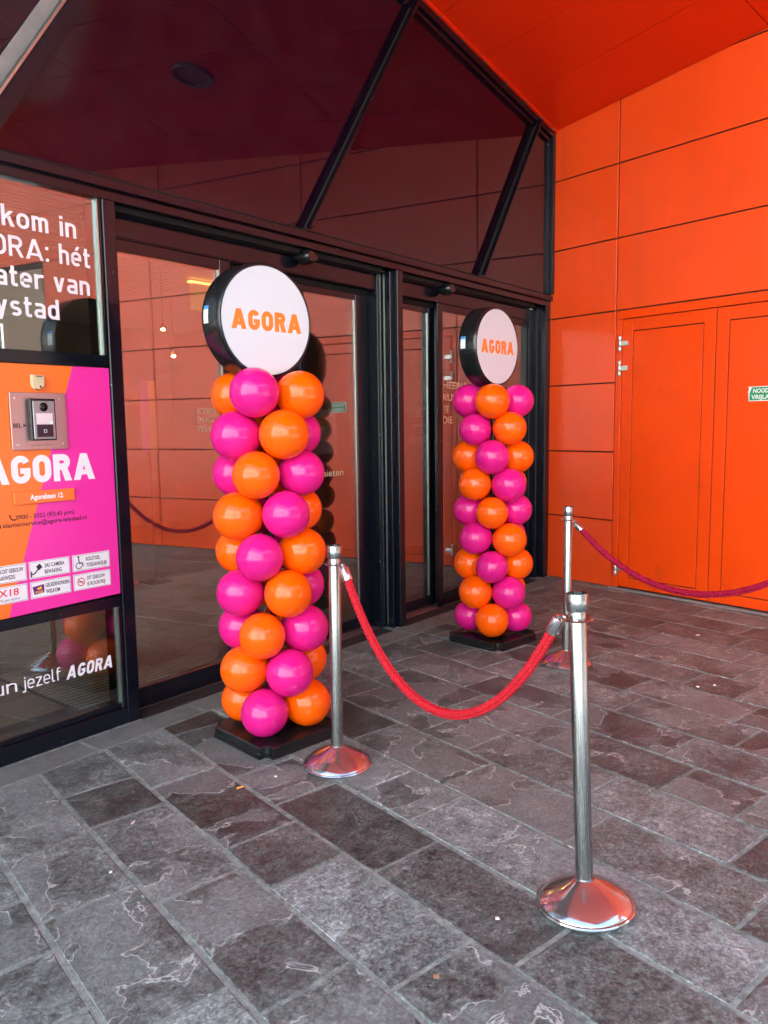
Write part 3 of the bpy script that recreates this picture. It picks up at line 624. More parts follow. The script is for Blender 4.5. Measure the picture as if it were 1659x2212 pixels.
# --- door bays
def bay(x0, x1, flip):
    """x0..x1 clear bay; fixed leaf near x0 when flip is False"""
    X = (lambda v: v) if not flip else (lambda v: x0+x1-v)
    def bx(bm, a, b, *r): a, b = sorted((X(a), X(b))); add_box(bm, a, b, *r)
    bm = bmesh.new(); bx(bm, x0, x1, .098, .24, 2.496, 2.588, .002); bx(bm, x0, x1, .11, .24, 2.5885, 2.6035); bx(bm, x0+.001, x1-.001, .1005, .2, 2.4905, 2.4955); bm_obj('door_operator', bm, 'frame', fac)
    box('slot', x0, x1, .04, .3, 2.6045, 2.633, 'slot', fac)  # black fill standing for the shade in the gap under the header
    W = x1-x0; fx0, fx1 = x0, x0+.82 if not flip else x0+1.516
    # fixed leaf
    bm = bmesh.new(); bx(bm, fx0, fx0+.02, .11, .15, .0, 2.489, .002); bx(bm, fx1-.078, fx1, .108, .142, .0, 2.489, .003)
    bx(bm, fx0+.02, fx1-.078, .11, .15, 2.43, 2.489, .002); bx(bm, fx0+.02, fx1-.078, .11, .15, .006, .118, .002); bm_obj('fixed_door_frame', bm, 'frame', fac)
    a, b = sorted((X(fx0+.018), X(fx1-.074))); box('door_glass', a, b, .122, .134, .112, 2.436, 'glass', fac)
    a, b = sorted((X(fx1-.086), X(fx1-.079))); box('glint_and_bead', a, b, .112, .121, .119, 2.43, 'alu_and_glint', fac)  # pale strip stands for the glint along the glass edge
    if not flip: box('glint_and_bead', x0+.0205, x0+.024, .112, .121, .119, 2.43, 'slot', fac)
    # sliding leaf behind
    sx0, sx1 = (fx1-.02, x1) if not flip else (fx1-.053, x1); sw = .138 if not flip else .06
    bm = bmesh.new(); bx(bm, sx0, sx0+.085, .172, .208, .022, 2.452, .003); bx(bm, sx1-sw, sx1, .172, .208, .022, 2.452, .003)
    bx(bm, sx0+.085, sx1-sw, .174, .207, 2.412, 2.452, .002); bx(bm, sx0+.085, sx1-sw, .174, .207, .022, .106, .002)
    mids = () if flip else (-3.26,)
    for v in mids: add_box(bm, v, v+.048, .174, .207, .106, 2.412, .002)
    bm_obj('sliding_door_frame', bm, 'frame', fac)
    a, b = sorted((X(sx0+.081), X(sx1-sw+.004))); box('door_glass', a, b, .186, .194, .10, 2.416, 'glass', fac)
    a, b = sorted((X(sx1-sw-.008), X(sx1-sw-.001))); box('glint_and_bead', a, b, .178, .185, .107, 2.411, 'alu_and_glint', fac)  # edge reflection of the sliding glass, built as a pale strip
    if flip:
        a, b = sorted((X(sx0+.086), X(sx0+.093))); box('glint_and_bead', a, b, .178, .185, .107, 2.411, 'alu_and_glint', fac)
    bm = bmesh.new(); bx(bm, x0, x1, .172, .30, 2.456, 2.488); bm_obj('door_track', bm, 'slot', fac)
    bm = bmesh.new(); a, b = sorted((X(fx1), X(x1))); add_box(bm, a, b, .10, .28, -.01, .004, .001)
    for i in range(4): add_box(bm, a, b, .112+.04*i, .13+.04*i, .0045, .010)
    bm_obj('door_sill', bm, 'sill', fac)
    bm = bmesh.new(); vs = [bm.verts.new(v) for v in ((x0, -.016, .001), (x1, -.016, .001), (x1, .098, .006), (x0, .098, .006), (x0, -.016, -.03), (x1, -.016, -.03), (x1, .098, -.03), (x0, .098, -.03))]
    for q in ((0, 1, 2, 3), (7, 6, 5, 4), (0, 4, 5, 1), (1, 5, 6, 2), (2, 6, 7, 3), (3, 7, 4, 0)): bm.faces.new([vs[i] for i in q])
    bm_obj('door_ramp', bm, 'rubber', fac)
bay(-4.713, -2.552, False); bay(-2.370, -.242, True)
din = 'vinyl_pale'
for txt, z, xr in (('HEERLIJK', 1.815, -1.23), ('RUIM', 1.715, -1.43), ('TE', 1.616, -1.575), ('DIEP', 1.53, -1.46)):
    font_text('lettering', txt[:6] if txt == 'HEERLIJK' else txt[:3], -1.664, .1213, z, .082, din, fac, bold=.0014, sx=1, fit=(-1.664, {'HEERLIJK': -1.318, 'RUIM': -1.50, 'TE': -1.575, 'DIEP': -1.522}[txt]))
font_text('lettering', 'genieten', -2.83, .1855, 1.172, .072, din, fac, fit=(-3.15, -2.84))
font_text('lettering', 'BORRELEN\nEN MOOIE\nVERHALEN', -4.165, .1213, 1.60, .052, din, fac, fit=(-4.165, -3.99))

# interior
struct(box('interior_floor', -8.3, .9, .30, 7.2, -.03, -.006, 'wood'))
struct(box('interior_wall', -8.3, .9, 7.2, 7.3, -.03, 3.4, 'inwall'))
struct(box('interior_wall', .9, 1.0, .3, 7.3, -.03, 3.4, 'inwall')); struct(box('interior_wall', -8.35, -8.25, .3, 7.3, -.03, 3.4, 'inwall'))
ceil = struct(box('interior_ceiling', -8.3, .9, .30, 7.2, 3.06, 3.4, 'inwall'))
bm = bmesh.new(); i = 0
while .35+i*.075 < 7.0: add_box(bm, -8.2, .85, .35+i*.075, .35+i*.075+.052, 3.02, 3.058); i += 1
bm_obj('ceiling_slat', bm, 'inceil', ceil)['kind'] = 'stuff'
mt = empty('entrance_mat', 'ribbed dark entrance mat inside the sliding doors', 'mat', (0, 0, 0))
box('mat_base', -4.86, -.2, .302, 3.1, -.0055, .0, 'mat_base', mt); bm = bmesh.new(); i = 0
while .32+i*.048 < 3.06: add_box(bm, -4.84, -.22, .32+i*.048, .32+i*.048+.024, .0005, .006); i += 1
bm_obj('mat_rib', bm, 'mat_bar', mt)['kind'] = 'stuff'
box('floor_ledge', -7.6, -4.79, .125, .46, -.02, .004, 'mat_base').name = 'window_ledge'; tag(bpy.data.objects['window_ledge'], 'dark floor ledge behind the left shop window', 'ledge')
bm = bmesh.new(); add_box(bm, -8.35, .9, .32, 7.4, 3.45, 6.0); struct(bm_obj('building_core', bm, 'slot'))
# pendant lamps
bm = bmesh.new(); add_lathe(bm, [(0, -.010), (.013, -.006), (.016, .003), (.009, .011), (0, .011)], 16); bulb = bpy.data.meshes.new('bulb'); bm.to_mesh(bulb); bm.free(); bulb.materials.append(M['bulb'])
bm = bmesh.new(); add_lathe(bm, [(.034, .0), (.036, .012), (.016, .04), (.004, .05), (.0018, .06), (.0018, .55), (0, .55)], 16); shade = bpy.data.meshes.new('lamp_shade'); bm.to_mesh(shade); bm.free(); shade.materials.append(M['black'])
for i, (p, lb) in enumerate((((-2.27, 3.0, 2.478), 'lit pendant lamp seen through the left sliding door, the upper one'), ((-2.16, 3.0, 2.226), 'lit pendant lamp seen through the left sliding door, the lower one'),
                             ((-4.35, 2.6, 2.15), 'lit pendant lamp behind the left shop window beneath the lettering'), ((-3.6, 4.4, 2.35), 'lit pendant lamp far inside behind the left shop window'), ((-5.9, 3.4, 2.5), 'added lit pendant lamp behind the window left of the sign board'), ((-1.2, 2.2, 2.55), 'added lit pendant lamp behind the right sliding doors'), ((-3.1, 1.3, 2.75), 'added lit pendant lamp high behind the black frame of the left doors'))):  # last three lamps are added to brighten the interior
    t = empty('pendant_lamp', lb, 'lamp', p, 0, 'pendant lamps inside the entrance'); link('bulb', bulb, None, t, True); s = link('lamp_shade', shade, None, t, True, (0, 0, .012))
ex = empty('exit_box', 'yellowish hanging sign box with a lit top edge inside the left door', 'sign', (-1.9, 3.0, 3.0))
box('sign_box', -.01, .46, -.03, .03, -.30, -.03, 'exit_box', ex, .004); box('light_strip', -.03, .46, -.03, .03, -.027, -.01, 'exit_lit', ex)
bn = empty('indoor_banner', 'narrow pink and orange banner standing inside the left glass door', 'banner', (-2.48, 3.0, 0))
box('banner_sheet', -.09, .0, -.004, .0, 1.30, 1.98, 'poster_pink', bn); box('banner_edge', .0, .09, -.004, .0, 1.30, 1.98, 'poster_orange', bn); box('foot', -.12, .12, -.12, .12, .0, .02, 'frame', bn, .004); box('pole', -.008, .008, .001, .015, .0205, 1.9, 'frame', bn)
bm = bmesh.new(); add_lathe(bm, [(.06, 0), (.06, -.015), (.045, -.03), (.045, -.05), (0, -.05)], 24); sm = bm_obj('smoke_detector', bm, 'vinyl', None, True, (-3.35, 2.0, 3.018)); tag(sm, 'round white smoke detector on the ribbed indoor ceiling', 'detector')
# notices on the glass
nb = empty('glass_notice', 'white sheet with a green label stuck inside the left sliding glass', 'notice', (-2.99, .1955, 1.50))
box('sheet', -.115, .10, .0, .002, -.17, .14, 'vinyl', nb); box('green_label', -.10, .06, -.0012, -.0005, .02, .085, 'green', nb)
ne = empty('energy_label', 'white energy label sheet stuck inside the right sliding glass', 'notice', (-1.88, .1955, 1.53))
box('sheet', -.10, .08, .0, .002, -.155, .11, 'vinyl', ne)
for i, mm in enumerate(('green', 'yellow_ink', 'red_ink')): box('colour_bar', -.085, .06-.03*i, -.0012, -.0005, .035-.016*i, .046-.016*i, mm, ne)
for i in range(4): box('text_line', -.085, .055, -.0012, -.0005, -.04-.02*i, -.034-.02*i, 'black_ink', ne)

# door sensors
for x, lb in ((-3.34, 'black rounded motion sensor under the frame above the left doors'), (-1.745, 'black rounded motion sensor under the frame above the right doors')):
    t = empty('motion_sensor', lb, 'sensor', (x, .03, 2.585), 0, 'motion sensors above the doors')
    bm = bmesh.new(); add_lathe(bm, [(0, .05), (.03, .046), (.042, .03), (.046, 0), (.043, -.022), (.03, -.04), (0, -.046)], 24, axis='Y')
    for v in bm.verts: v.co.x *= 1.15; v.co.z *= 1.05; v.co.y *= 1.3
    bm_obj('housing', bm, 'drum', t, True)
    box('bracket', -.03, .03, .02, .075, -.01, .046, 'black', t, .004)
    bm = bmesh.new(); add_lathe(bm, [(0, .018), (.018, .014), (.022, 0)], 16, (.052, -.03, 0), axis='Y'); bm_obj('sensor_window', bm, 'lens', t, True)

# ================================================================== INFO BOARD
ib = empty('info_board', 'orange and magenta house sign board in the left window frame', 'sign', (0, 0, 0))
BX0, BX1, BZ0, BZ1 = -5.533, -4.7915, .678, 1.8235
xa, xb = -4.984, -5.364                                          # diagonal colour edge, top and bottom
bm = bmesh.new(); add_prism(bm, [(BX0, BZ0), (xb, BZ0), (xa, BZ1), (BX0, BZ1)], lambda p: (p[0], .03, p[1]), lambda p: (p[0], -.002, p[1])); bm_obj('orange_field', bm, 'poster_orange', ib)
bm = bmesh.new(); add_prism(bm, [(xb, BZ0), (BX1, BZ0+.012), (BX1, BZ1), (xa, BZ1)], lambda p: (p[0], .03, p[1]), lambda p: (p[0], -.002, p[1])); bm_obj('magenta_field', bm, 'poster_pink', ib)
din_text('lettering', 'AGORA', -5.432, -4.898, 1.283, .127, .235, -.0025, 'vinyl', ib, gap=.08)
pb = box('address_plate', -5.31, -5.017, -.016, -.003, 1.189, 1.246, 'poster_orange', ib, .002)
font_text('lettering', 'Agorabaan 12', -5.235, -.0166, 1.2075, .032, 'vinyl', ib, bold=.0012, fit=(-5.237, -5.078))
font_text('contact_text', '0900 - 0322 (€0,45 p/m)', -5.30, -.0025, 1.121, .029, 'ink', ib, bold=.0004, fit=(-5.302, -5.018))
font_text('contact_text', 'klantenservice@agora-lelystad.nl', -5.36, -.0025, 1.089, .029, 'ink', ib, bold=.0004, fit=(-5.362, -4.956))
bm = bmesh.new()
stroke_bm(bm, arc(-5.312, 1.137, .016, .016, 170, 280, 8), .0055, -.0025, lambda p, y: (p[0], y, p[1])); stroke_bm(bm, [(-5.333, 1.143), (-5.325, 1.139)], .007, -.0026, lambda p, y: (p[0], y, p[1])); stroke_bm(bm, [(-5.312, 1.118), (-5.304, 1.124)], .007, -.0026, lambda p, y: (p[0], y, p[1]))
bm_obj('phone_icon', bm, 'ink', ib)
box('mail_icon', -5.392, -5.372, -.0025, -.0021, 1.089, 1.105, 'ink', ib)
F = lambda p, y: (p[0], y, p[1])
def flat(name, polys, m, y=-.0046, strokes=()):
    bm = bmesh.new()
    for k, pl in enumerate(polys): bm.faces.new([bm.verts.new((p[0], y-.00004*k, p[1])) for p in pl])
    for k, (pts, ww, cl) in enumerate(strokes): stroke_bm(bm, pts, ww, y-.00003*(k+1), F, cl)
    for q in bm.faces:
        q.normal_update()
        if q.normal.y > 0: q.normal_flip()
    me = bpy.data.meshes.new(name); bm.to_mesh(me); bm.free(); return link(name, me, m, ib)
def disc(cx, cz, r, n=14): return [(cx+r*math.cos(2*math.pi*i/n), cz+r*math.sin(2*math.pi*i/n)) for i in range(n)]
stick = {}
for cx0, cx1 in ((-5.470, -5.270), (-5.257, -5.057), (-5.043, -4.843)):
    for z0, z1 in ((.838, .919), (.744, .824)):
        o = box('pictogram_sticker', cx0, cx1, -.0038, -.0021, z0, z1, 'vinyl', ib, .0006); b = .004
        flat('sticker_border', [], 'black_ink', -.0041, [([(cx0+b, z0+b), (cx1-b, z0+b), (cx1-b, z1-b), (cx0+b, z1-b)], .0014, True)])
def two(a, b_, x0, xr, z, xr2): font_text('sticker_text', a, x0, -.0043, z+.046, .026, 'black_ink', ib, bold=.0005, fit=(x0, xr)); font_text('sticker_text', b_, x0, -.0043, z+.016, .026, 'black_ink', ib, bold=.0005, fit=(x0, xr2))
two('24U CAMERA', 'BEWAKING', -5.184, -5.085, .838, -5.10); two('ROLSTOEL', 'TOEGANKELIJK', -4.972, -4.895, .838, -4.858)
two('GELEIDEHONDEN', 'WELKOM', -5.184, -5.066, .744, -5.115); two('DIT GEBOUW', 'IS ROOKVRIJ', -4.972, -4.875, .744, -4.875)
two('IN DIT GEBOUW', 'AANWEZIG', -5.40, -5.285, .838, -5.325)
font_text('sticker_text', 'NIX18', -5.455, -.0043, .778, .045, 'red_ink', ib, bold=.0006, fit=(-5.455, -5.312)); font_text('sticker_text', 'onder de 18, geen alcohol', -5.455, -.0043, .756, .016, 'black_ink', ib, fit=(-5.455, -5.312))
flat('camera_icon', [[(-5.225, .893), (-5.206, .906), (-5.194, .887), (-5.213, .874)], [(-5.252, .846), (-5.246, .846), (-5.246, .874), (-5.252, .874)]], 'black_ink', strokes=[([(-5.247, .858), (-5.232, .862), (-5.216, .880)], .006, False)])
flat('wheelchair_icon', [disc(-5.012, .907, .0055)], 'black_ink', strokes=[([(-5.011, .90), (-5.009, .877), (-4.994, .877), (-4.988, .860)], .006, False), (arc(-5.012, .865, .015, .015, 100, 350, 14), .004, False)])
flat('dog_emblem', [[(-5.248, .80), (-5.192, .806), (-5.192, .767), (-5.240, .762)]], 'purple_ink'); flat('dog_mark', [[(-5.228, .790), (-5.205, .798), (-5.202, .785), (-5.222, .783)]], 'yellow_ink', -.0048)
font_text('sticker_text', 'KNGF', -5.235, -.0049, .768, .014, 'yellow_ink', ib, bold=.0005, fit=(-5.235, -5.198))
flat('no_smoking_icon', [[(-5.018, .782), (-4.992, .782), (-4.992, .786), (-5.018, .786)]], 'black_ink'); flat('no_smoking_ring', [], 'red_ink', -.0048, [(disc(-5.004, .784, .0185, 18), .0045, True), ([(-5.017, .797), (-4.991, .771)], .0045, False)])

# intercom on the board
ic = empty('intercom', 'steel video intercom plate with call button on the sign board', 'intercom', (-5.168, -.003, 1.565))
box('back_plate', -.133, .133, -.010, .0, -.13, .13, 'plate', ic, .0012)
box('housing', -.056, .064, -.040, -.0105, -.088, .102, 'frame', ic, .003)
box('front_panel', -.046, .056, -.046, -.0405, -.082, .092, 'grey_plastic', ic, .002)
bm = bmesh.new(); add_lathe(bm, [(0, .006), (.012, .006), (.018, .002), (.021, .0)], 24, (.004, -.046, .064), axis='Y'); bm_obj('camera_lens', bm, 'lens', ic, True)
box('call_button', -.034, .044, -.0485, -.0465, -.014, .036, 'screen_white', ic, .001); box('name_tag', .028, .043, -.0495, -.0486, -.014, -.001, 'vinyl', ic)
box('card_reader', -.034, .044, -.0485, -.0465, -.072, -.016, 'ink', ic, .001)
bm = bmesh.new(); stroke_bm(bm, [(-.001, -.051), (.011, -.051), (.011, -.039), (-.001, -.039)], .002, -.0489, F, True); bm_obj('reader_mark', bm, 'vinyl', ic)
for x, z in ((-.108, .106), (.108, .102), (-.108, -.106), (.112, -.104)):
    bm = bmesh.new(); add_lathe(bm, [(0, .002), (.005, .0015), (.006, .0)], 12, (x, -.0102, z), axis='Y'); bm_obj('screw', bm, 'chrome', ic, True)
font_text('lettering', 'BEL', -.122, -.0106, -.028, .026, 'black_ink', ic, bold=.0007, fit=(-.124, -.086))
bm = bmesh.new(); bm.faces.new([bm.verts.new((x, -.0106, z)) for x, z in ((-.080, -.028), (-.076, -.019), (-.080, -.010), (-.062, -.019))]); bm_obj('arrow_mark', bm, 'black_ink', ic)
font_text('small_print', 'Geen gehoor? Bel ons', -.05, -.0106, -.112, .009, 'black_ink', ic, fit=(-.05, .055))
ks = empty('chime_unit', 'small cream shield shaped unit above the intercom', 'sensor', (-5.165, -.003, 1.742))
bm = bmesh.new(); add_prism(bm, [(-.030, .035), (-.030, -.014), (-.022, -.026), (-.002, -.036), (.018, -.026), (.027, -.014), (.029, .034)][::-1], lambda p: (p[0], .0, p[1]), lambda p: (p[0], -.022, p[1]), .004); bm_obj('cover', bm, 'cream', ks)
box('slot_line', -.012, .016, -.0232, -.0222, .024, .028, 'black_ink', ks)
bm = bmesh.new(); add_lathe(bm, [(0, .001), (.005, .001), (.005, 0)], 12, (.006, -.0222, -.02), axis='Y'); bm_obj('lens_dot', bm, 'black_ink', ks)

# ================================================================== BALLOON COLUMNS
def balloon_mesh():
    bm = bmesh.new(); prof = []; n = 28
    for i in range(n+1):
        a = math.pi*i/n; rr = math.sin(a); z = math.cos(a)
        prof.append((max(rr, 0)*.1155*(1-.035*max(0, -z)), z*.1155*(1.0 if z > 0 else 1.06)))
    prof[0] = (0, prof[0][1]); prof = prof[:-2]+[(.012, prof[-2][1]-.001), (.008, -.126), (.012, -.134), (0, -.134)]
    add_lathe(bm, prof, 40); bmesh.ops.recalc_face_normals(bm, faces=bm.faces)
    out = []
    for k in ('pink', 'orange'):
        me = bpy.data.meshes.new('balloon'); bm.to_mesh(me); me.materials.append(M[k]); me.polygons.foreach_set('use_smooth', [True]*len(me.polygons)); out.append(me)
    bm.free(); return out
BAL = balloon_mesh()
def column(x, y, first, spin, label, sx=0., sz=0., srot=0.):
    t = empty('balloon_column', label, 'balloon column', (x, y, 0), R(-7.5), 'balloon columns in front of the doors')
    # foot plate with notched corners
    h = .238; nt_ = .045; n2 = .02
    out = []
    for a in range(4):
        c, s = math.cos(a*math.pi/2), math.sin(a*math.pi/2)
        for px, py in ((h-.005, -h+nt_+.0), (h, -h+nt_+.012), (h, h-nt_-.012), (h-.005, h-nt_), (h-nt_+.012, h-nt_+.0), (h-nt_, h-nt_+.012)): out.append((px*c-py*s, px*s+py*c))
    bm = bmesh.new()
    lv = []
    for z, k in ((0.0, 1.02), (.014, 1.02), (.016, 1.0), (.050, .995), (.055, .975)):
        lv.append([bm.verts.new((p[0]*k, p[1]*k, z)) for p in out])
    m_ = len(out)
    for a, b in zip(lv, lv[1:]):
        for i in range(m_): bm.faces.new((a[i], a[(i+1) % m_], b[(i+1) % m_], b[i]))
    bm.faces.new(lv[-1]); bm.faces.new(lv[0][::-1]); bm_obj('foot_plate', bm, 'black', t)
    bm = bmesh.new(); add_lathe(bm, [(0, .05), (.05, .055), (.05, .062), (.018, .07), (.018, 1.80), (0, 1.80)], 20); bm_obj('pole', bm, 'black', t, True)
    # balloons: nine quads, each turned an eighth
    base = R(227+7.5)                                            # column-local heading (world compass heading -> maths angle below)
    for k in range(9):
        z = 1.677-k*.188
        for q in range(4):
            head = base + R(90*q + (0 if k % 2 == 0 else 45))
            col = (q + first + (0)) % 2
            # colour of the quad balloon whose heading started at the front, turned 45 deg a layer
            idx = 90*q + (0 if k % 2 == 0 else 45); start = idx - spin*45*k
            col = (round(start/90.0)) % 2
            mesh = BAL[(col+first) % 2]
            d = Vector((math.sin(head), math.cos(head), 0))
            o = link('balloon', mesh, None, t); s = random.uniform(.945, 1.015)
            o.location = d*.163+Vector((random.uniform(-.004, .004), random.uniform(-.004, .004), z+random.uniform(-.006, .006)))
            o.scale = (s, s, s*random.uniform(.98, 1.03)); o.rotation_euler = (d+Vector((0, 0, random.uniform(-.12, .12)))).to_track_quat('Z', 'Y').to_euler()
    # round light box
    cz = 2.004+sz; Rr = .266
    bm = bmesh.new(); add_lathe(bm, [(0, -.073), (Rr-.012, -.073), (Rr-.002, -.066), (Rr, -.055), (Rr, .045), (Rr-.004, .062), (Rr-.010, .072), (Rr-.016, .073), (Rr-.018, .069), (0, .069)], 96, axis='Y')
    d = bm_obj('sign_drum', bm, 'drum', t, True, (sx, -sx*.9, cz), (0, 0, R(srot)))
    bm = bmesh.new(); add_lathe(bm, [(Rr-.0185, .0692), (Rr-.021, .0712), (0, .0712)], 96, axis='Y'); bm_obj('sign_face', bm, 'white', d, True)
    wl = .197
    din_text('lettering', 'AGORA', -wl, wl, -.047, .090, .25, -.0716, 'ink_orange', d, gap=.10)
    # back lettering is not visible; small maker's sticker on the rim
    bm = bmesh.new()
    for z0, z1, mi in ((-.022, .030, 0), (.031, .040, 0), (.041, .056, 1)):
        vs = []
        for i in range(4):
            aa = math.pi-math.asin((z0+(z1-z0)*i/3)/Rr); vs.append([bm.verts.new(((Rr+.0006)*math.cos(aa), yy, (Rr+.0006)*math.sin(aa))) for yy in (.008, .046)])
        for p, q in zip(vs, vs[1:]): bm.faces.new((p[0], p[1], q[1], q[0])).material_index = mi
    bm_obj('rim_sticker', bm, ['vinyl', 'blue_ink'], d)
    return t
column(-4.425, -.735, 0, 1, 'balloon column nearest the left doors with the larger looking white round sign', -.020, .010)
column(-2.315, -.735, 1, -1, 'balloon column farther right, in front of the right doors and beside the orange wall', -.022, .036, 4.4)

# ================================================================== STANCHIONS AND ROPES
def ring_pts(cx, cy, cz, rr, n=14, u=Vector((1, 0, 0)), v=Vector((0, 0, 1))): return [Vector((cx, cy, cz))+(u*math.cos(2*math.pi*i/n)+v*math.sin(2*math.pi*i/n))*rr for i in range(n)]
def stanchion():
    parts = []
    bm = bmesh.new(); add_lathe(bm, [(0, .0), (.150, .0), (.154, .003), (.155, .009), (.152, .013), (.147, .0145), (.145, .018), (.136, .027), (.124, .0365), (.110, .0455), (.095, .0540), (.080, .0620), (.065, .0695), (.051, .0765), (.040, .0825), (.0335, .087), (.031, .0885), (.031, .092), (0, .092)], 72); parts.append(('base', bm, 'chrome'))
    bm = bmesh.new(); add_lathe(bm, [(0, .09), (.0275, .09), (.0275, .915), (.0265, .918), (.0265, .925), (0, .925)], 40); parts.append(('pole', bm, 'steel'))
    bm = bmesh.new(); add_lathe(bm, [(.024, .921), (.046, .921), (.0485, .9235), (.046, .926), (.024, .926)], 40)
    for i in range(4):
        a = math.pi/2*i+.5; add_tube(bm, ring_pts(.0385*math.cos(a), .0385*math.sin(a), .9262, .0055, 10, Vector((1, 0, 0)), Vector((0, 1, 0))), .0015, 6, True)
    parts.append(('hook_ring', bm, 'steel'))
    bm = bmesh.new(); add_lathe(bm, [(0, .926), (.0265, .926), (.0265, .944), (.0255, .946), (.0255, .949), (.0325, .951), (.0335, .953), (.0335, 1.004), (.0325, 1.0055), (.0312, 1.0045), (.0312, .975), (0, .975)], 48); parts.append(('cap', bm, 'steel'))
    me = []
    for n, bm, mm in parts:
        bmesh.ops.recalc_face_normals(bm, faces=bm.faces); x = bpy.data.meshes.new(n); bm.to_mesh(x); bm.free(); x.materials.append(M[mm])
        x.polygons.foreach_set('use_smooth', [True]*len(x.polygons)); x.set_sharp_from_angle(angle=R(35)); me.append((n, x))
    return me
ST = stanchion()
def place(x, y, lb, lean=(0, 0)):
    t = empty('rope_stanchion', lb, 'rope barrier post', (x, y, 0), 0, 'chrome rope stanchions')
    for n, me in ST: link(n, me, None, t)
    up = Vector((lean[0], lean[1], 1)).normalized(); q = Vector((0, 0, 1)).rotation_difference(up)
    t.rotation_euler = (q @ Matrix.Rotation(random.uniform(0, 6), 3, 'Z').to_quaternion()).to_euler(); return t
A = Vector((-4.503, -1.212, 0)); B = Vector((-4.799, -2.535, 0)); D_ = Vector((-2.527, -1.398, 0)); E_ = Vector((-2.757, -2.93, 0))
place(*A[:2], 'chrome rope stanchion standing in front of the nearer balloon column', (-.003, -.012))
LB = (.006, .046)
place(*B[:2], 'nearest and largest chrome rope stanchion, in the right foreground', LB)
place(*D_[:2], 'farthest chrome rope stanchion, standing near the orange wall', (-.004, -.004))
place(*E_[:2], 'chrome rope stanchion at the right end of the second red rope beside the orange doors')
def rope(P0, P1, zmin, label, rm='rope'):
    t = empty('barrier_rope', label, 'rope', (P0.x, P0.y, .0), 0, 'red braided barrier ropes')
    d = (P1-P0); span = d.length; d.normalize(); o = Vector((P0.x, P0.y, 0)); hx = .048
    zt = .872; x0 = hx+.045; x1 = span-x0; half = (x1-x0)/2; sag = zt-zmin
    a = half*half/(2*sag)
    for _ in range(60):
        v = a*(math.cosh(half/a)-1); a *= (v/sag)**.6
    def pt(s): return d*s+Vector((0, 0, zmin+a*(math.cosh((s-(x0+half))/a)-1)))
    # resample by arc length
    fine = [pt(x0+(x1-x0)*i/2000) for i in range(2001)]; cum = [0]
    for p, q in zip(fine, fine[1:]): cum.append(cum[-1]+(q-p).length)
    Ltot = cum[-1]; NS = int(Ltot/.0026); pts = []; j = 0
    for i in range(NS+1):
        s = Ltot*i/NS
        while j < 1999 and cum[j+1] < s: j += 1
        u = (s-cum[j])/max(cum[j+1]-cum[j], 1e-9); pts.append(fine[j].lerp(fine[j+1], u))
    side = Vector((-d.y, d.x, 0)); NV = 48; COLS = 6; vs = []
    for i, p in enumerate(pts):
        tg = (pts[min(i+1, NS)]-pts[max(i-1, 0)]).normalized(); up = side.cross(tg)*-1; s = Ltot*i/NS
        for j in range(NV):
            f_ = j/NV*COLS; k = int(f_); lv = f_-k; sg = 1 if k % 2 else -1
            ph = (s/.0165+sg*(lv-.5)*.95+(0 if k % 2 else .0))*math.pi
            hgt = (abs(math.sin(ph))**.7)*(math.sin(math.pi*lv)**.5)
            r = .0130+.0064*hgt; an = 2*math.pi*j/NV
            vs.append(p+(up*math.cos(an)+side*math.sin(an))*r)
    fs = [(i*NV+j, i*NV+(j+1) % NV, (i+1)*NV+(j+1) % NV, (i+1)*NV+j) for i in range(NS) for j in range(NV)]
    me = bpy.data.meshes.new('braided_cord'); me.from_pydata([tuple(v) for v in vs], [], fs); me.polygons.foreach_set('use_smooth', [True]*len(me.polygons)); link('braided_cord', me, rm, t)
    for (p, q, ex) in ((pts[0], pts[6], 0), (pts[-1], pts[-7], 1)):
        tg = (p-q).normalized(); rot = tg.to_track_quat('Z', 'Y').to_euler()
        bm = bmesh.new(); add_lathe(bm, [(.0205, -.012), (.0215, -.012), (.0222, -.010), (.0222, .044), (.020, .049), (.008, .051), (.007, .058), (0, .058)], 28)
        add_lathe(bm, [(0, .025), (.004, .0235), (.004, .021)], 10, (0, 0, 0), axis='Y'); fe = bm_obj('ferrule', bm, 'chrome', t, True, p, rot)
        tip = p+tg*.056; hookp = (d*hx if ex == 0 else d*(span-hx))+Vector((0, 0, .9235)); mid = (tip+hookp)/2; ax = (hookp-tip); ln = ax.length/2+.008; ax.normalize(); sd_ = side
        bm = bmesh.new(); lp = [mid+ax*math.cos(2*math.pi*i/20)*ln+sd_*math.sin(2*math.pi*i/20)*.011 for i in range(20)]; add_tube(bm, lp, .0034, 8, True); bm_obj('snap_hook', bm, 'chrome', t, True)
    return t
rope(A+Vector((-.003, -.011, 0)), B+Vector((LB[0]*.92, LB[1]*.92, 0)), .443, 'bright red braided rope hanging between the two front stanchions')
rope(D_, E_, .575, 'darker red rope hanging in front of the orange double doors', 'rope_dark')

